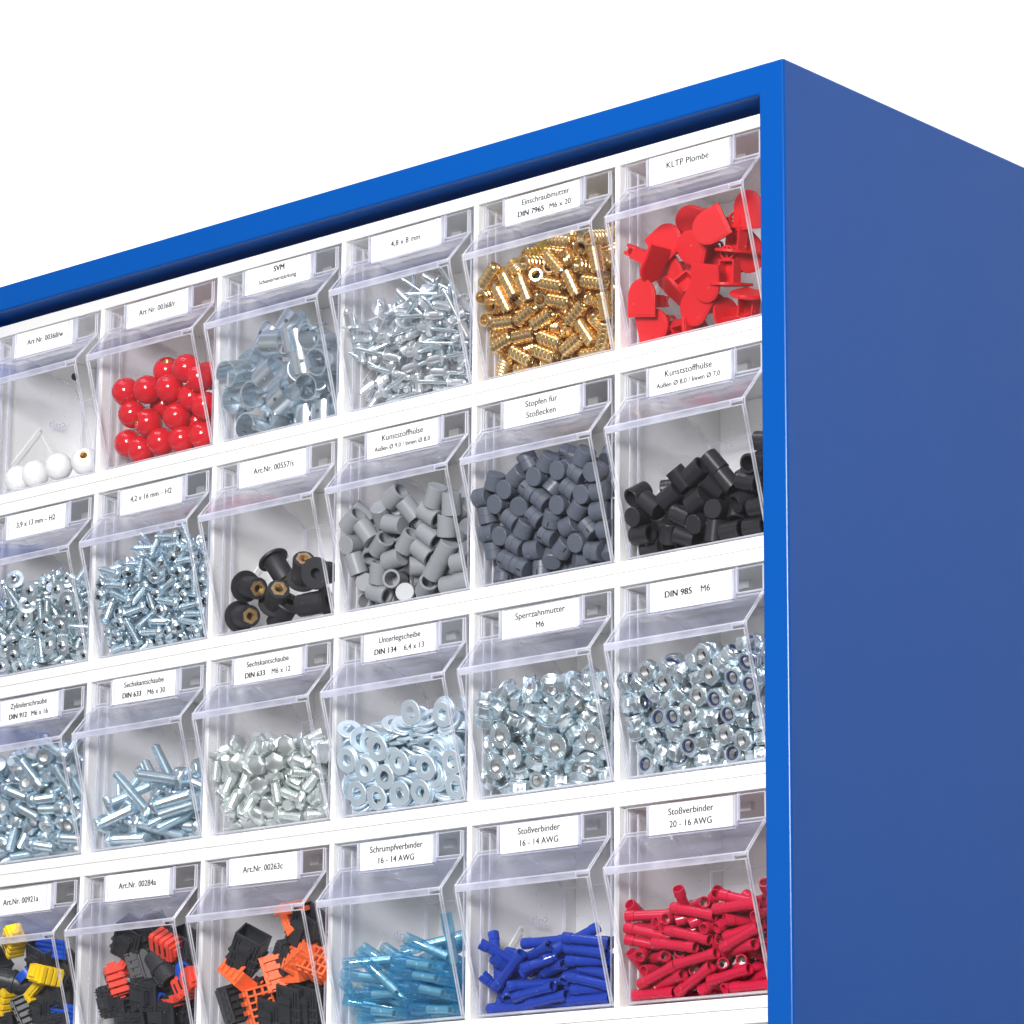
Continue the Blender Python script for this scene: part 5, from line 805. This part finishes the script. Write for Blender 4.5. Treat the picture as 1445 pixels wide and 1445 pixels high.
# ---------------------------------------------------------------- cabinet
FR_Y, X_R, Z_T = -11.73, 20.4, 28.0
OX0, OX1, OZ1, OZ0 = -600.9, 4.53, 11.70, -566.0
X_L, Z_B, Y_B = -616.4, -1399.6, 330.0
cab = empty("storage_cabinet", W(-298, 150, -1399.6))
tag(cab, "tall blue powder coated steel cabinet housing white rows of clear tilt bins", "cabinet")
def in_cab(name, mb):
    o = obj(name, mb.mesh(name), cab); o.location = -cab.location + Vector((0, 0, LIFT)); return o
def shell():
    mb = MB()
    O = [(X_L, Z_B), (X_R, Z_B), (X_R, Z_T), (X_L, Z_T)]
    I = [(OX0, OZ0), (OX1, OZ0), (OX1, OZ1), (OX0, OZ1)]
    vs = [(x, FR_Y, z) for x, z in O] + [(x, FR_Y, z) for x, z in I] + [(x, Y_B, z) for x, z in O] + [(x, 92.0, z) for x, z in I]
    fs = []
    for i in range(4):
        j = (i + 1) % 4
        fs += [(i, j, 4 + j, 4 + i), (j, i, 8 + i, 8 + j), (4 + i, 4 + j, 12 + j, 12 + i)]
    fs += [(12, 13, 14, 15), (11, 10, 9, 8)]
    mb.add(vs, fs, 'blue')
    return mb
sh = in_cab("steel_shell", shell()); bevel(sh, 1.5, 5)
bp = MB(); bp.box((X_L + 12, Y_B + 0.3, Z_B + 12), (X_R - 12, Y_B + 3, Z_T - 12), 'blue'); in_cab("back_panel", bp)

# ---------------------------------------------------------------- white housings, one per row
def housing_mesh():
    f = MB(); zt, zb = 7.0, -106.2
    f.box((-600.0, 0, 0.0), (3.6, 84, zt), 'white'); f.box((-600.0, 0, zb), (3.6, 84, -100.4), 'white')
    f.box((-600.0, 0, -100.4), (-596.6, 84, 0), 'white'); f.box((0.0, 0, -100.4), (3.6, 84, 0), 'white')
    b = MB(); b.box((-600.0, 84, zb), (3.6, 86, zt), 'white')
    p = MB(); p.box((-3.4, 0, -100.4), (0, 84, 0.0), 'white')
    r = MB()    # bent guide rib on each cell wall
    path = [(16, -80), (40, -49.3), (51, -62)]; w = 1.5
    for (y0, z0), (y1, z1) in zip(path[:-1], path[1:]):
        d = Vector((0, y1 - y0, z1 - z0)); L = d.length; a = math.atan2(d.z, d.y)
        r.box((0.0, 0, -w), (0.7, L, w), 'white', Tr(0, y0, z0) @ Rot(a, 'X'))
    return f, b, p, r
hf, hb, hp, hr = [m_.mesh(n) for m_, n in zip(housing_mesh(), ("front_frame", "back_wall", "partition", "guide_rib"))]
q_ = MB(); q_.box((-41, 27, -4.5), (-34, 30, 0.0), "white"); htab = q_.mesh("stop_tab")
ROWN = ["top", "second", "third", "fourth", "fifth"]
for r in range(5):
    h = empty("bin_housing", W(0, 0, -PITCH * r))
    tag(h, "white plastic six-cell housing strip, %s from the cabinet's top" % (ROWN[r] if r else "first"), "bin housing", "white housing strips stacked in the cabinet")
    o = obj("front_frame", hf, h); bevel(o, 0.5, 2)
    obj("back_wall", hb, h)
    for k in range(1, 6):
        o = obj("partition", hp, h); o.location = (-100 * k * S + 3.4 * S, 0, 0); bevel(o, 0.5, 2)
        o.location.x = (-100 * (k - 1) - 96.6) * S
    for k in range(6):
        o = obj("guide_rib", hr, h); o.location = ((-100 * k - 96.6) * S, 0, 0)
        o = obj("stop_tab", htab, h); o.location = (-100 * k * S, 0, 0)

# ---------------------------------------------------------------- tilt bin
def bin_meshes():
    s = MB()
    x0, x1 = -94.2, -2.4; t = 1.6
    out = [(0, -1.2), (0, -14.3), (-16.0, -33.0), (-16.0, -36.2), (2.8, -99.0), (60, -99.0), (70, -90), (70, -25), (62, -17)]   # (y, z) side outline
    T = Matrix(((0, 0, 1, 0), (1, 0, 0, 0), (0, 1, 0, 0), (0, 0, 0, 1)))       # (u, v, w) -> (x = w, y = u, z = v)
    s.prism(out, x0, x0 + t, 'bin_clear', T); s.prism(out, x1 - t, x1, 'bin_clear', T)
    def strip(p, q, mat, th=1.6, a=x0 + t, b=x1 - t):
        (y0, z0), (y1, z1) = p, q
        d = Vector((y1 - y0, z1 - z0)).normalized(); n = Vector((-d.y, d.x))   # to the inside for a path going down the front
        s.prism([(y0, z0), (y1, z1), (y1 + n.x * th, z1 + n.y * th), (y0 + n.x * th, z0 + n.y * th)], a, b, mat, T)
    g = 0.02
    return s, strip, x0, x1, t, T
def make_bin():
    s, strip, x0, x1, t, T = bin_meshes()
    strip((0.0, -1.2), (0.0, -14.3), 'bin_clear')
    strip((0.15, -14.35), (-15.9, -33.0), 'bin_slope', 1.7)
    strip((-15.95, -36.2), (2.75, -99.0), 'bin_clear')
    # floor and back
    s.box((x0 + t, 4.6, -98.98), (x1 - t, 60, -97.4), 'bin_clear')
    s.box((x0 + t, 68.4, -90), (x1 - t, 70, -25), 'bin_clear')
    s.prism([(60, -98.98), (70, -90), (68.4, -89.9), (59.6, -97.4)], x0 + t, x1 - t, 'bin_clear', T)
    # solid lip along the front, thinner at its right end
    lip = MB()
    lip.prism([(-16.05, -32.9), (-16.05, -36.25), (-14.2, -36.4), (-13.9, -32.6)], x0 + t, x1 - 9, 'bin_lip', T)
    lip2 = MB(); lip2.prism([(-16.05, -32.9), (-16.05, -34.6), (-14.2, -34.8), (-13.9, -32.6)], x1 - 9, x1 - t, 'bin_lip', T)
    # moulded ribs on the walls, upper left bar standing in for a vertical highlight; card holder rails and ledge proud of the face
    def bx_(a_, b_, nm):
        q = MB(); q.box(a_, b_, 'bin_edge'); return (nm, q.mesh(nm))
    extra = [bx_((x0 + t, 3.0, -97.3), (x0 + t + 0.7, 3.9, -3), "rib"), bx_((x0 + t, 9.6, -97.3), (x0 + t + 0.7, 10.5, -3), "rib"),
             bx_((x1 - t - 0.7, 3.0, -97.3), (x1 - t, 3.9, -3), "rib"), bx_((-86.6, 11, -13), (-84.6, 12.4, -3), "highlight_bar"),
             bx_((-77.0, -2.2, -16.9), (-75.4, -0.02, -1.9), "holder_rail"), bx_((-22.2, -2.2, -16.9), (-20.9, -0.02, -1.9), "holder_rail"),
             bx_((-20.1, -1.6, -14.4), (-19.5, -0.02, -1.2), "holder_rail"), bx_((-75.4, -2.2, -18.3), (-22.2, -0.02, -17.7), "holder_ledge"),
             bx_((-73.4, -2.7, -14.6), (-72.9, -2.1, -2.2), "holder_rail"), bx_((-25.5, -2.7, -14.6), (-25.0, -2.1, -2.2), "holder_rail")]
    cd = MB(); cd.box((-75.0, -1.9, -17.0), (-22.6, -1.6, -2.1), 'paper')
    extra.append(("lip_end", lip2.mesh("lip_end")))
    return s.mesh("clear_shell"), lip.mesh("lip"), extra, cd.mesh("label_card")
bsh, blip, bextra, bcard = make_bin()
for m_ in [blip] + [q_[1] for q_ in bextra if q_[0] == 'lip_end']: m_.materials.append(M('bin_edge'))
bsh.materials.append(M('bin_edge')); EDGE = len(bsh.materials) - 1

FONT_CACHE = {}
def text_mesh(parts, align='CENTER'):
    """parts: list of lines; a line is a list of (text, size, bold, x, z)"""
    mes = []
    for text, size, bold, x, z in parts:
        c = bpy.data.curves.new("t", 'FONT'); c.body = text; c.size = size; c.align_x = 'LEFT' if align == 'LEFT' else 'CENTER'
        c.resolution_u = 4; c.space_character = 1.04 if bold else 1.02
        o = bpy.data.objects.new("t", c); COL.objects.link(o)
        dg = bpy.context.evaluated_depsgraph_get()
        me = bpy.data.meshes.new_from_object(o.evaluated_get(dg))
        bpy.data.objects.remove(o); bpy.data.curves.remove(c)
        me.transform(Matrix.Scale(S, 4) @ Matrix.Translation((x, 0, z)) @ Matrix.Rotation(PI/2, 4, 'X') @ Matrix.Diagonal((1.0, 1, 1, 1)))
        for q_, (dx_, dz_) in enumerate(((0, 0), (0.16, 0.06), (0.32, 0.0), (0.46, 0.06)) if bold else ((0, 0), (0.15, 0.09), (0.24, 0.0))):
            m2_ = me.copy(); m2_.transform(Matrix.Translation((dx_ * S, -0.004 * q_ * S, dz_ * S))); mes.append(m2_)
        bpy.data.meshes.remove(me)
    bm = bmesh.new()
    for me in mes: bm.from_mesh(me); bpy.data.meshes.remove(me)
    out = bpy.data.meshes.new("lettering"); bm.to_mesh(out); bm.free()
    out.materials.append(M('ink'))
    return out
E_ = -1
# per bin: lines as (text, size, bold, dx, z); x measured from the card's middle (-48.8)
LBL = {
(0,0): [("Art Nr. 00368/w", 4.0, 0, 1.5, -10.2)],
(0,1): [("Art Nr. 00368/r", 4.0, 0, 0, -10.4)],
(0,2): [("SVM", 4.1, 1, 1.0, -6.6), ("Schanierverstärkung", 3.1, 0, 0, -12.3)],
(0,3): [("4,8 x 8 mm", 4.1, 0, 0, -10.6)],
(0,4): [("Einschraubmutter", 4.2, 0, 2.0, -7.4), ("DIN 7965", 4.1, 1, -7.0, -13.6), ("M6 x 20", 4.1, 0, 11.0, -13.6)],
(0,5): [("KLTP Plombe", 4.3, 0, -1.0, -9.6)],
(1,0): [("3,9 x 13 mm – H2", 4.0, 0, 0, -10.2)],
(1,1): [("4,2 x 16 mm – H2", 4.0, 0, 0, -9.8)],
(1,2): [("Art.Nr. 00557/s", 4.2, 0, 1, -10.2)],
(1,3): [("Kunststoffhülse", 4.2, 0, 0, -8.0), ("Außen Ø 9,0 / Innen Ø 8,0", 3.2, 0, 0, -13.4)],
(1,4): [("Stopfen für", 4.2, 0, 0, -7.4), ("Stoßecken", 4.2, 0, 0, -13.4)],
(1,5): [("Kunststoffhülse", 4.2, 0, -1, -8.0), ("Außen Ø 8,0 / Innen Ø 7,0", 3.2, 0, -1, -13.4)],
(2,0): [("Zylinderschraube", 4.1, 0, 0, -7.4), ("DIN 912", 4.0, 1, -8.2, -13.6), ("M6 x 16", 4.0, 0, 8.6, -13.6)],
(2,1): [("Sechskantschaube", 4.1, 0, 0, -7.6), ("DIN 633", 4.0, 1, -8.6, -13.8), ("M6 x 30", 4.0, 0, 9.2, -13.8)],
(2,2): [("Sechskantschaube", 4.1, 0, 0, -7.6), ("DIN 633", 4.0, 1, -8.6, -13.8), ("M6 x 12", 4.0, 0, 9.2, -13.8)],
(2,3): [("Unterlegscheibe", 4.2, 0, 0, -7.6), ("DIN 134", 4.1, 1, -9.0, -13.8), ("6,4 x 13", 4.1, 0, 9.4, -13.8)],
(2,4): [("Sperrzahnmutter", 4.2, 0, 0, -7.4), ("M6", 4.1, 0, 0, -13.6)],
(2,5): [("DIN 985", 4.2, 1, -8.0, -10.4), ("M6", 4.2, 0, 9.4, -10.4)],
(3,0): [("Art.Nr. 00921a", 4.2, 0, 0, -10.8)],
(3,1): [("Art.Nr. 00284a", 4.2, 0, 0, -10.2)],
(3,2): [("Art.Nr. 00263c", 4.2, 0, 0, -10.2)],
(3,3): [("Schrumpfverbinder", 4.2, 0, 0, -7.6), ("16 - 14 AWG", 4.1, 0, 0, -13.8)],
(3,4): [("Stoßverbinder", 4.2, 0, 0, -7.6), ("16 - 14 AWG", 4.1, 0, 0, -13.8)],
(3,5): [("Stoßverbinder", 4.2, 0, 0, -7.6), ("20 - 16 AWG", 4.1, 0, 0, -13.8)],
}
BINL = {
(0,0): "clear tilt bin with a few white ball knobs, card reads Art Nr. 00368/w",
(0,1): "clear tilt bin filled with glossy red ball knobs",
(0,2): "clear tilt bin of bent sheet metal clips, card reads SVM",
(0,3): "clear tilt bin heaped with blind rivets, card reads 4,8 x 8 mm",
(0,4): "clear tilt bin heaped with brass insert nuts",
(0,5): "clear tilt bin of flat red plastic bungs, card reads KLTP Plombe",
(1,0): "clear tilt bin of short screws, card reads 3,9 x 13 mm – H2",
(1,1): "clear tilt bin of pan head screws, card reads 4,2 x 16 mm – H2",
(1,2): "clear tilt bin holding a few black rubber nuts with brass cores",
(1,3): "clear tilt bin of mid grey hollow end sleeves",
(1,4): "clear tilt bin full of slate grey grooved plugs, card reads Stopfen für Stoßecken",
(1,5): "clear tilt bin of glossy black end sleeves beside the blue cabinet edge",
(2,0): "clear tilt bin of socket head screws, card reads Zylinderschraube",
(2,1): "clear tilt bin one third full of long hex bolts, card reads M6 x 30",
(2,2): "clear tilt bin half full of short hex bolts, card reads M6 x 12",
(2,3): "clear tilt bin full of flat zinc washers, card reads Unterlegscheibe",
(2,4): "clear tilt bin full of serrated flange nuts, card reads Sperrzahnmutter",
(2,5): "clear tilt bin full of locknuts with blue rings, card reads DIN 985",
(3,0): "clear tilt bin with yellow and black connectors, card reads Art.Nr. 00921a",
(3,1): "clear tilt bin with coral red and black connectors, card reads Art.Nr. 00284a",
(3,2): "clear tilt bin with orange and black connectors, card reads Art.Nr. 00263c",
(3,3): "clear tilt bin of translucent light blue shrink connectors",
(3,4): "clear tilt bin of dark blue butt connectors under the flange nuts",
(3,5): "clear tilt bin of red butt connectors in the lower right corner",
}
logo = None
for r in range(5):
    for c in range(6):
        k = 5 - c
        b = empty("tilt_bin", W(-100 * k, 0, -PITCH * r))
        if r < 4: lb = BINL[r, c]
        else: lb = "empty clear tilt bin below %s" % ["the yellow and black connectors", "the coral and black connectors", "the orange and black connectors", "the light blue shrink connectors", "the dark blue butt connectors", "the red butt connectors"][c]
        tag(b, lb, "tilt bin", "clear tilt bins set in the white housings")
        o = obj("clear_shell", bsh, b); bevel(o, 0.55, 2, EDGE, 25)
        bevel(obj("lip", blip, b), 0.5, 2, 1)
        for nm_, me_ in bextra:
            o = obj(nm_, me_, b)
            if nm_ == "lip_end": bevel(o, 0.5, 2, 1)
        cd = obj("label_card", bcard, b)
        rc_ = random.Random(r * 7 + c); cd.rotation_euler = (0, math.radians(rc_.uniform(-0.5, 0.5)), 0)
        cd.location = (rc_.uniform(-0.35, 0.35) * S, 0, rc_.uniform(-0.25, 0.15) * S)
        if r < 4:
            ps = [(t_, sz * (1.16 if len(LBL[r, c]) < 3 else 1.10), bd, -48.8 + dx * (1.15 if len(LBL[r, c]) > 2 else 1), z) for t_, sz, bd, dx, z in LBL[r, c]]
            tm = text_mesh(ps); o = obj("lettering", tm, cd); o.location = (0, -2.0 * S, -0.4 * S)
            if logo is None:
                logo = text_mesh([("Stala", 7.0, 0, 0, 0)]); logo.materials.clear(); logo.materials.append(M('bin_edge'))
                bmx = bmesh.new(); bmx.from_mesh(logo); bmx.free()
            o = obj("moulded_lettering", logo, b)
            o.rotation_euler = (0, 0, -PI/2); o.location = (-92.5 * S, 50 * S, -47 * S)

# ---------------------------------------------------------------- loose hardware (resting places found by dropping the pieces into the bins)
KINDS = {'clip': it_clip, 'rivet': it_rivet, 'insert': it_insert, 'screw_washer': it_screw_washer, 'screw_pan': it_screw_pan,
 'grey_sleeve': it_grey_sleeve, 'black_sleeve': it_black_sleeve, 'plug': it_plug, 'capscrew': it_capscrew, 'bolt30': it_bolt30,
 'bolt12': it_bolt12, 'washer': it_washer, 'flangenut': it_flangenut, 'nyloc': it_nyloc, 'shrink': it_shrink,
 'butt_blue': it_butt_blue, 'butt_red': it_butt_red}
INFO = {   # label, category, group
'clip': ("bent zinc sheet metal clip with small holes, loose among its likes under the SVM card", "clip", "sheet metal clips in the SVM bin"),
'rivet': ("aluminium blind rivet with long steel pin, loose in the rivet heap", "rivet", "blind rivets heaped in their bin"),
'insert': ("brass threaded insert nut with ribbed sides, loose in the brass heap", "insert nut", "brass insert nuts heaped in their bin"),
'screw_washer': ("short zinc screw with broad washer head, loose under the 3,9 x 13 mm card", "screw", "washer head screws in the 3,9 x 13 mm bin"),
'screw_pan': ("bluish zinc pan head screw, loose under the 4,2 x 16 mm card", "screw", "pan head screws in the 4,2 x 16 mm bin"),
'grey_sleeve': ("mid grey plastic end sleeve, hollow with one closed end, loose in its bin", "sleeve", "mid grey end sleeves in their bin"),
'plug': ("slate grey plastic plug with a groove round its middle, loose in its bin", "plug", "slate grey plugs in their bin"),
'black_sleeve': ("glossy black plastic end sleeve, loose in the bin beside the blue edge", "sleeve", "black end sleeves in their bin"),
'capscrew': ("zinc socket head screw with round head, loose under the Zylinderschraube card", "screw", "socket head screws in their bin"),
'bolt30': ("long zinc hex bolt, loose under the M6 x 30 card", "bolt", "long hex bolts in the M6 x 30 bin"),
'bolt12': ("short pale zinc hex bolt, loose under the M6 x 12 card", "bolt", "short hex bolts in the M6 x 12 bin"),
'washer': ("flat round zinc washer, loose in the washer heap", "washer", "flat washers heaped in their bin"),
'flangenut': ("zinc hex nut with serrated flange, loose under the Sperrzahnmutter card", "nut", "flange nuts heaped in their bin"),
'nyloc': ("zinc locknut with blue nylon ring, loose under the DIN 985 card", "nut", "locknuts heaped in the DIN 985 bin"),
'shrink': ("translucent light blue shrink connector with metal barrel, loose in its bin", "connector", "light blue shrink connectors in their bin"),
'butt_blue': ("dark blue butt connector sleeve, loose in the bin next to the shrink connectors", "connector", "dark blue butt connectors in their bin"),
'butt_red': ("red butt connector sleeve, loose in the bin in the lower right corner", "connector", "red butt connectors in their bin"),
}
def put(meshes, name_list, M4):
    root = obj(name_list[0], meshes[0]); root.matrix_world = M4
    for n_, me in zip(name_list[1:], meshes[1:]):
        ch = obj(n_, me, root)
        if n_ in ("slots", "ridges", "keys", "cavity_shade"): ch["kind"] = "stuff"
    return root
for key, (kind, nums) in PILES.items():
    r, c = key
    d = KINDS[kind](); names = list(d); meshes = [d[n_].mesh(n_) for n_ in names]
    lab, cat, grp = INFO[kind]
    ids = list(range(0, len(nums), 6))
    top = max(ids, key=lambda i: nums[i + 2]); left = min((i for i in ids if i != top), key=lambda i: nums[i] * 1.0 + nums[i + 2] * 1.5 + nums[i + 1] * 1.5)
    for i in ids:
        x, y, z, qx, qy, qz = nums[i:i+6]
        qx, qy, qz = qx / 999, qy / 999, qz / 999
        q = Quaternion((math.sqrt(max(0, 1 - qx*qx - qy*qy - qz*qz)), qx, qy, qz)).normalized()
        p = W(x / 10 - 100 * (5 - c), y / 10, z / 10 - PITCH * r)
        own = lab
        if i == top: own = lab.split(",")[0] + ", topmost of the heap"
        elif i == left: own = lab.split(",")[0] + ", bottom left of the heap"
        tag(put(meshes, names, Matrix.Translation(p) @ q.to_matrix().to_4x4()), own, cat, grp)
# ---------------------------------------------------------------- larger loose pieces, each with its own place
def mb_comb(col):
    a = MB(); a.box((-9, -4.5, -6), (9, 4.5, 4.0), col)
    for i in range(4):
        x = -7.6 + i * 4.0
        a.box((x, -4.9, 4.0), (x + 3.0, 4.9, 6.5), col)
        a.box((x, -5.4, -6), (x + 3.0, -4.5, 5.5), col); a.box((x, 4.5, -6), (x + 3.0, 5.4, 5.5), col)
    a.box((-10.6, -2.5, -3), (-9, 2.5, 2), col); a.box((9, -2.5, -3), (10.6, 2.5, 2), col)
    s = MB()
    for i in range(3): s.box((-6.0 + i * 4.4, 5.42, -3), (-4.6 + i * 4.4, 5.5, 3), 'dark')  # dark strips on the face paint the shade of the slots
    return {'comb_block': a, 'slots': s}
def mb_lattice(col):
    a = MB(); X, Y = 10, 7.5
    a.box((-X, -Y, -5), (X, Y, 1), col)
    for i in range(6):
        x = -X + i * (2 * X - 1.3) / 5; a.box((x, -Y, 1), (x + 1.3, Y, 4.0), col)
    for j in range(4):
        y = -Y + j * (2 * Y - 1.3) / 3; a.box((-X + 0.01, y, 1), (X - 0.01, y + 1.3, 3.8), col)
    for i in range(4):
        a.box((-X + 1 + i * 5, Y, -8), (-X + 3.6 + i * 5, Y + 1.2, 2), col); a.box((-X + 1 + i * 5, -Y - 1.2, -8), (-X + 3.6 + i * 5, -Y, 2), col)
    s = MB(); s.box((-X + 1, -Y + 1, 1.0), (X - 1, Y - 1, 1.1), 'dark')  # dark sheet paints the shade behind the lattice bars
    return {'lattice_cap': a, 'cavity_shade': s}
def mb_box():
    a = MB(); X, Y, Z = 8.5, 6.5, 11
    for lo, hi in (((-X, -Y, -Z), (X, Y, Z * 0.3)), ((-X, -Y, Z * 0.3), (-X + 1.2, Y, Z)), ((X - 1.2, -Y, Z * 0.3), (X, Y, Z)),
                   ((-X + 1.2, -Y, Z * 0.3), (X - 1.2, -Y + 1.2, Z)), ((-X + 1.2, Y - 1.2, Z * 0.3), (X - 1.2, Y, Z))): a.box(lo, hi, 'connector_black')
    for z in (-7, -1.5): a.box((-X - 0.8, -Y - 0.8, z), (X + 0.8, Y + 0.8, z + 1.6), 'connector_black')
    b = MB(); b.box((-3.2, Y, -9), (3.2, Y + 2.0, 6), 'connector_black'); b.box((-4.4, Y, 2), (4.4, Y + 3.2, 5), 'connector_black')
    r = MB()
    for x in (-6.8, -5, 4.2, 6): r.box((x, Y, -10.5), (x + 0.9, Y + 0.9, 9), 'connector_black')
    return {'housing_shell': a, 'latch': b, 'ridges': r}
def mb_round():
    a = MB(); a.lathe([(0, -11), (6.2, -11), (6.6, -10.4), (6.6, -2), (7.4, -1.6), (7.4, 0.4), (6.3, 0.8), (6.3, 10), (5.2, 10.2), (5.2, 2), (0, 2)], 'connector_black', 28)
    b = MB()
    for i in range(8): b.box((6.1, -0.5, 1.2), (7.0, 0.5, 9.0), 'connector_black', Rot(2*PI*i/8, 'Z'))
    return {'round_housing': a, 'ridges': b}
def mb_slots():
    a = MB(); X, Y, Z = 10, 5, 7
    a.box((-X, -Y, -Z), (X, Y, Z - 3), 'connector_black')
    for lo, hi in (((-X, -Y, Z - 3), (-X + 1.3, Y, Z)), ((X - 1.3, -Y, Z - 3), (X, Y, Z)), ((-X + 1.3, -Y, Z - 3), (X - 1.3, -Y + 1.3, Z)), ((-X + 1.3, Y - 1.3, Z - 3), (X - 1.3, Y, Z))): a.box(lo, hi, 'connector_black')
    for i in range(4): a.box((-6.8 + i * 4.0, -Y + 1.3, Z - 3), (-6.1 + i * 4.0, Y - 1.3, Z - 0.6), 'connector_black')
    a.box((-X - 1, -Y - 1, -2), (X + 1, Y + 1, -0.4), 'connector_black')
    b = MB()
    for i in range(4): b.box((-7.6 + i * 4.2, Y, 0.4), (-5.2 + i * 4.2, Y + 0.7, 5.6), 'connector_black')
    return {'slotted_housing': a, 'keys': b}
def mb_seal(col):
    a = MB(); n = 26
    prof = []
    for i in range(5): prof += [(2.6, -11 + i * 5.0), (3.3, -10 + i * 5.0), (3.3, -8.8 + i * 5.0), (2.6, -7.8 + i * 5.0)]
    for y in (-4.2, -1.4, 1.4, 4.2):
        a.lathe([(0, -11.5), (1.5, -11.4), (1.6, -11), (1.6, 11), (1.5, 11.4), (0, 11.5)], col, 12, Tr(y, 0, 0))
    a.box((-4.4, -1.0, -10.5), (4.4, 1.0, 10.5), col)
    return {'seal_strip': a}
def mb_ring(col):
    a = MB()
    def ov(rx, ry): return [(rx * math.cos(2*PI*i/28), ry * math.sin(2*PI*i/28)) for i in range(28)]
    for z in (-2.4, -0.6, 1.2): a.ringprism(ov(6.0, 4.0), ov(4.6, 2.7), z, z + 1.1, col)
    a.ringprism(ov(5.6, 3.6), ov(4.7, 2.8), -2.5, 2.4, col)
    return {'seal_ring': a}
def mb_clip(col):
    a = MB(); a.box((-1.6, -5, -9), (1.6, 5, 4), col); a.box((-1.6, -5, 4), (5, 5, 7), col); a.box((-1.6, -5, -11), (4, 5, -9), col)
    for y in (-4.4, -1.2, 2.2): a.box((1.6, y, -8.8), (3.0, y + 2.0, 3.8), col)
    return {'locking_clip': a}
BUILD = {'ball_white': lambda c: it_ball('white_gloss', 8.5), 'ball_red': lambda c: it_ball('red_gloss', 8.5), 'seal': lambda c: it_seal(),
 'wellnut': lambda c: it_wellnut(), 'comb': mb_comb, 'lattice': mb_lattice, 'box': lambda c: mb_box(), 'round': lambda c: mb_round(),
 'slots': lambda c: mb_slots(), 'seal_strip': mb_seal, 'ring': mb_ring, 'clip': mb_clip}
CATS = {'ball_white': ('knob', 'white ball knobs'), 'ball_red': ('knob', 'red ball knobs in their bin'), 'seal': ('bung', 'red tongue bungs in the KLTP Plombe bin'),
 'wellnut': ('rubber nut', 'black rubber nuts in their bin')}
BINWORD = {(3, 0): "yellow-black", (3, 1): "coral-black", (3, 2): "orange-black"}
CACHE = {}
for rec in HAND:
    r, c, kind, col = rec[:4]; x, y, z = rec[4:7]; zv = Vector(rec[7:10]).normalized(); yv = Vector(rec[10:13]).normalized(); lab = rec[13]
    if kind == 'seal' and col: kind = 'seal_strip'
    if (kind, col) not in CACHE:
        d = BUILD[kind](col); CACHE[kind, col] = (list(d), [d[k_].mesh(k_) for k_ in d])
    names, meshes = CACHE[kind, col]
    xv = yv.cross(zv).normalized(); yv = zv.cross(xv)
    M4 = Matrix((xv, yv, zv)).transposed().to_4x4(); M4.translation = W(x - 100 * (5 - c), y, z - PITCH * r)
    o = put(meshes, names, M4)
    if kind == 'seal': o.name = 'tongue_bung'
    if kind == 'wellnut': o.name = 'rubber_nut'
    if (r, c) in BINWORD:
        cat = {'comb': 'connector insert', 'lattice': 'connector cap', 'seal_strip': 'seal', 'ring': 'seal', 'clip': 'clip'}.get(kind, 'connector')
        grp = "connector pieces in the %s bin" % BINWORD[r, c]
    else: cat, grp = CATS[kind]
    tag(o, lab, cat, grp)
    if kind in ('comb', 'lattice', 'box', 'slots', 'clip', 'seal'): bevel(o, 0.35, 2)

# crumpled amber film in the brass bin
def film():
    n = len(FILM); vs = [(x - 100, y, z) for x, y, z in FILM]
    off = [(x, y + 0.25, z) for x, y, z in vs]
    fs = []
    tri = [(0, 1, 8), (1, 7, 8), (1, 2, 7), (2, 6, 7), (2, 3, 6), (3, 5, 6), (3, 4, 5)]
    for a_, b_, c_ in tri: fs += [(a_, b_, c_), (n + a_, n + c_, n + b_)]
    for i in range(n):
        j = (i + 1) % n; fs.append((i, n + i, n + j, j))
    mb = MB(); mb.add(vs + off, fs, 'amber_film')
    o = obj("film_scrap", mb.mesh("film_scrap")); o.location = (0, 0, LIFT)
    tag(o, "creased amber plastic film lying over the brass insert nuts", "plastic film")
film()
# little black dot on the wall of the first cell
g = MB(); g.lathe([(0, 0.6), (2.2, 0.6), (2.4, 0), (0, 0)][::-1], 'dark', 16)
o = obj("black_dot", g.mesh("black_dot")); o.matrix_world = Matrix.Translation(W(-592.3, 62, -11)) @ Matrix.Rotation(PI/2, 4, 'Y')
tag(o, "tiny round black dot on the rear wall of the white knobs' bin", "plug")
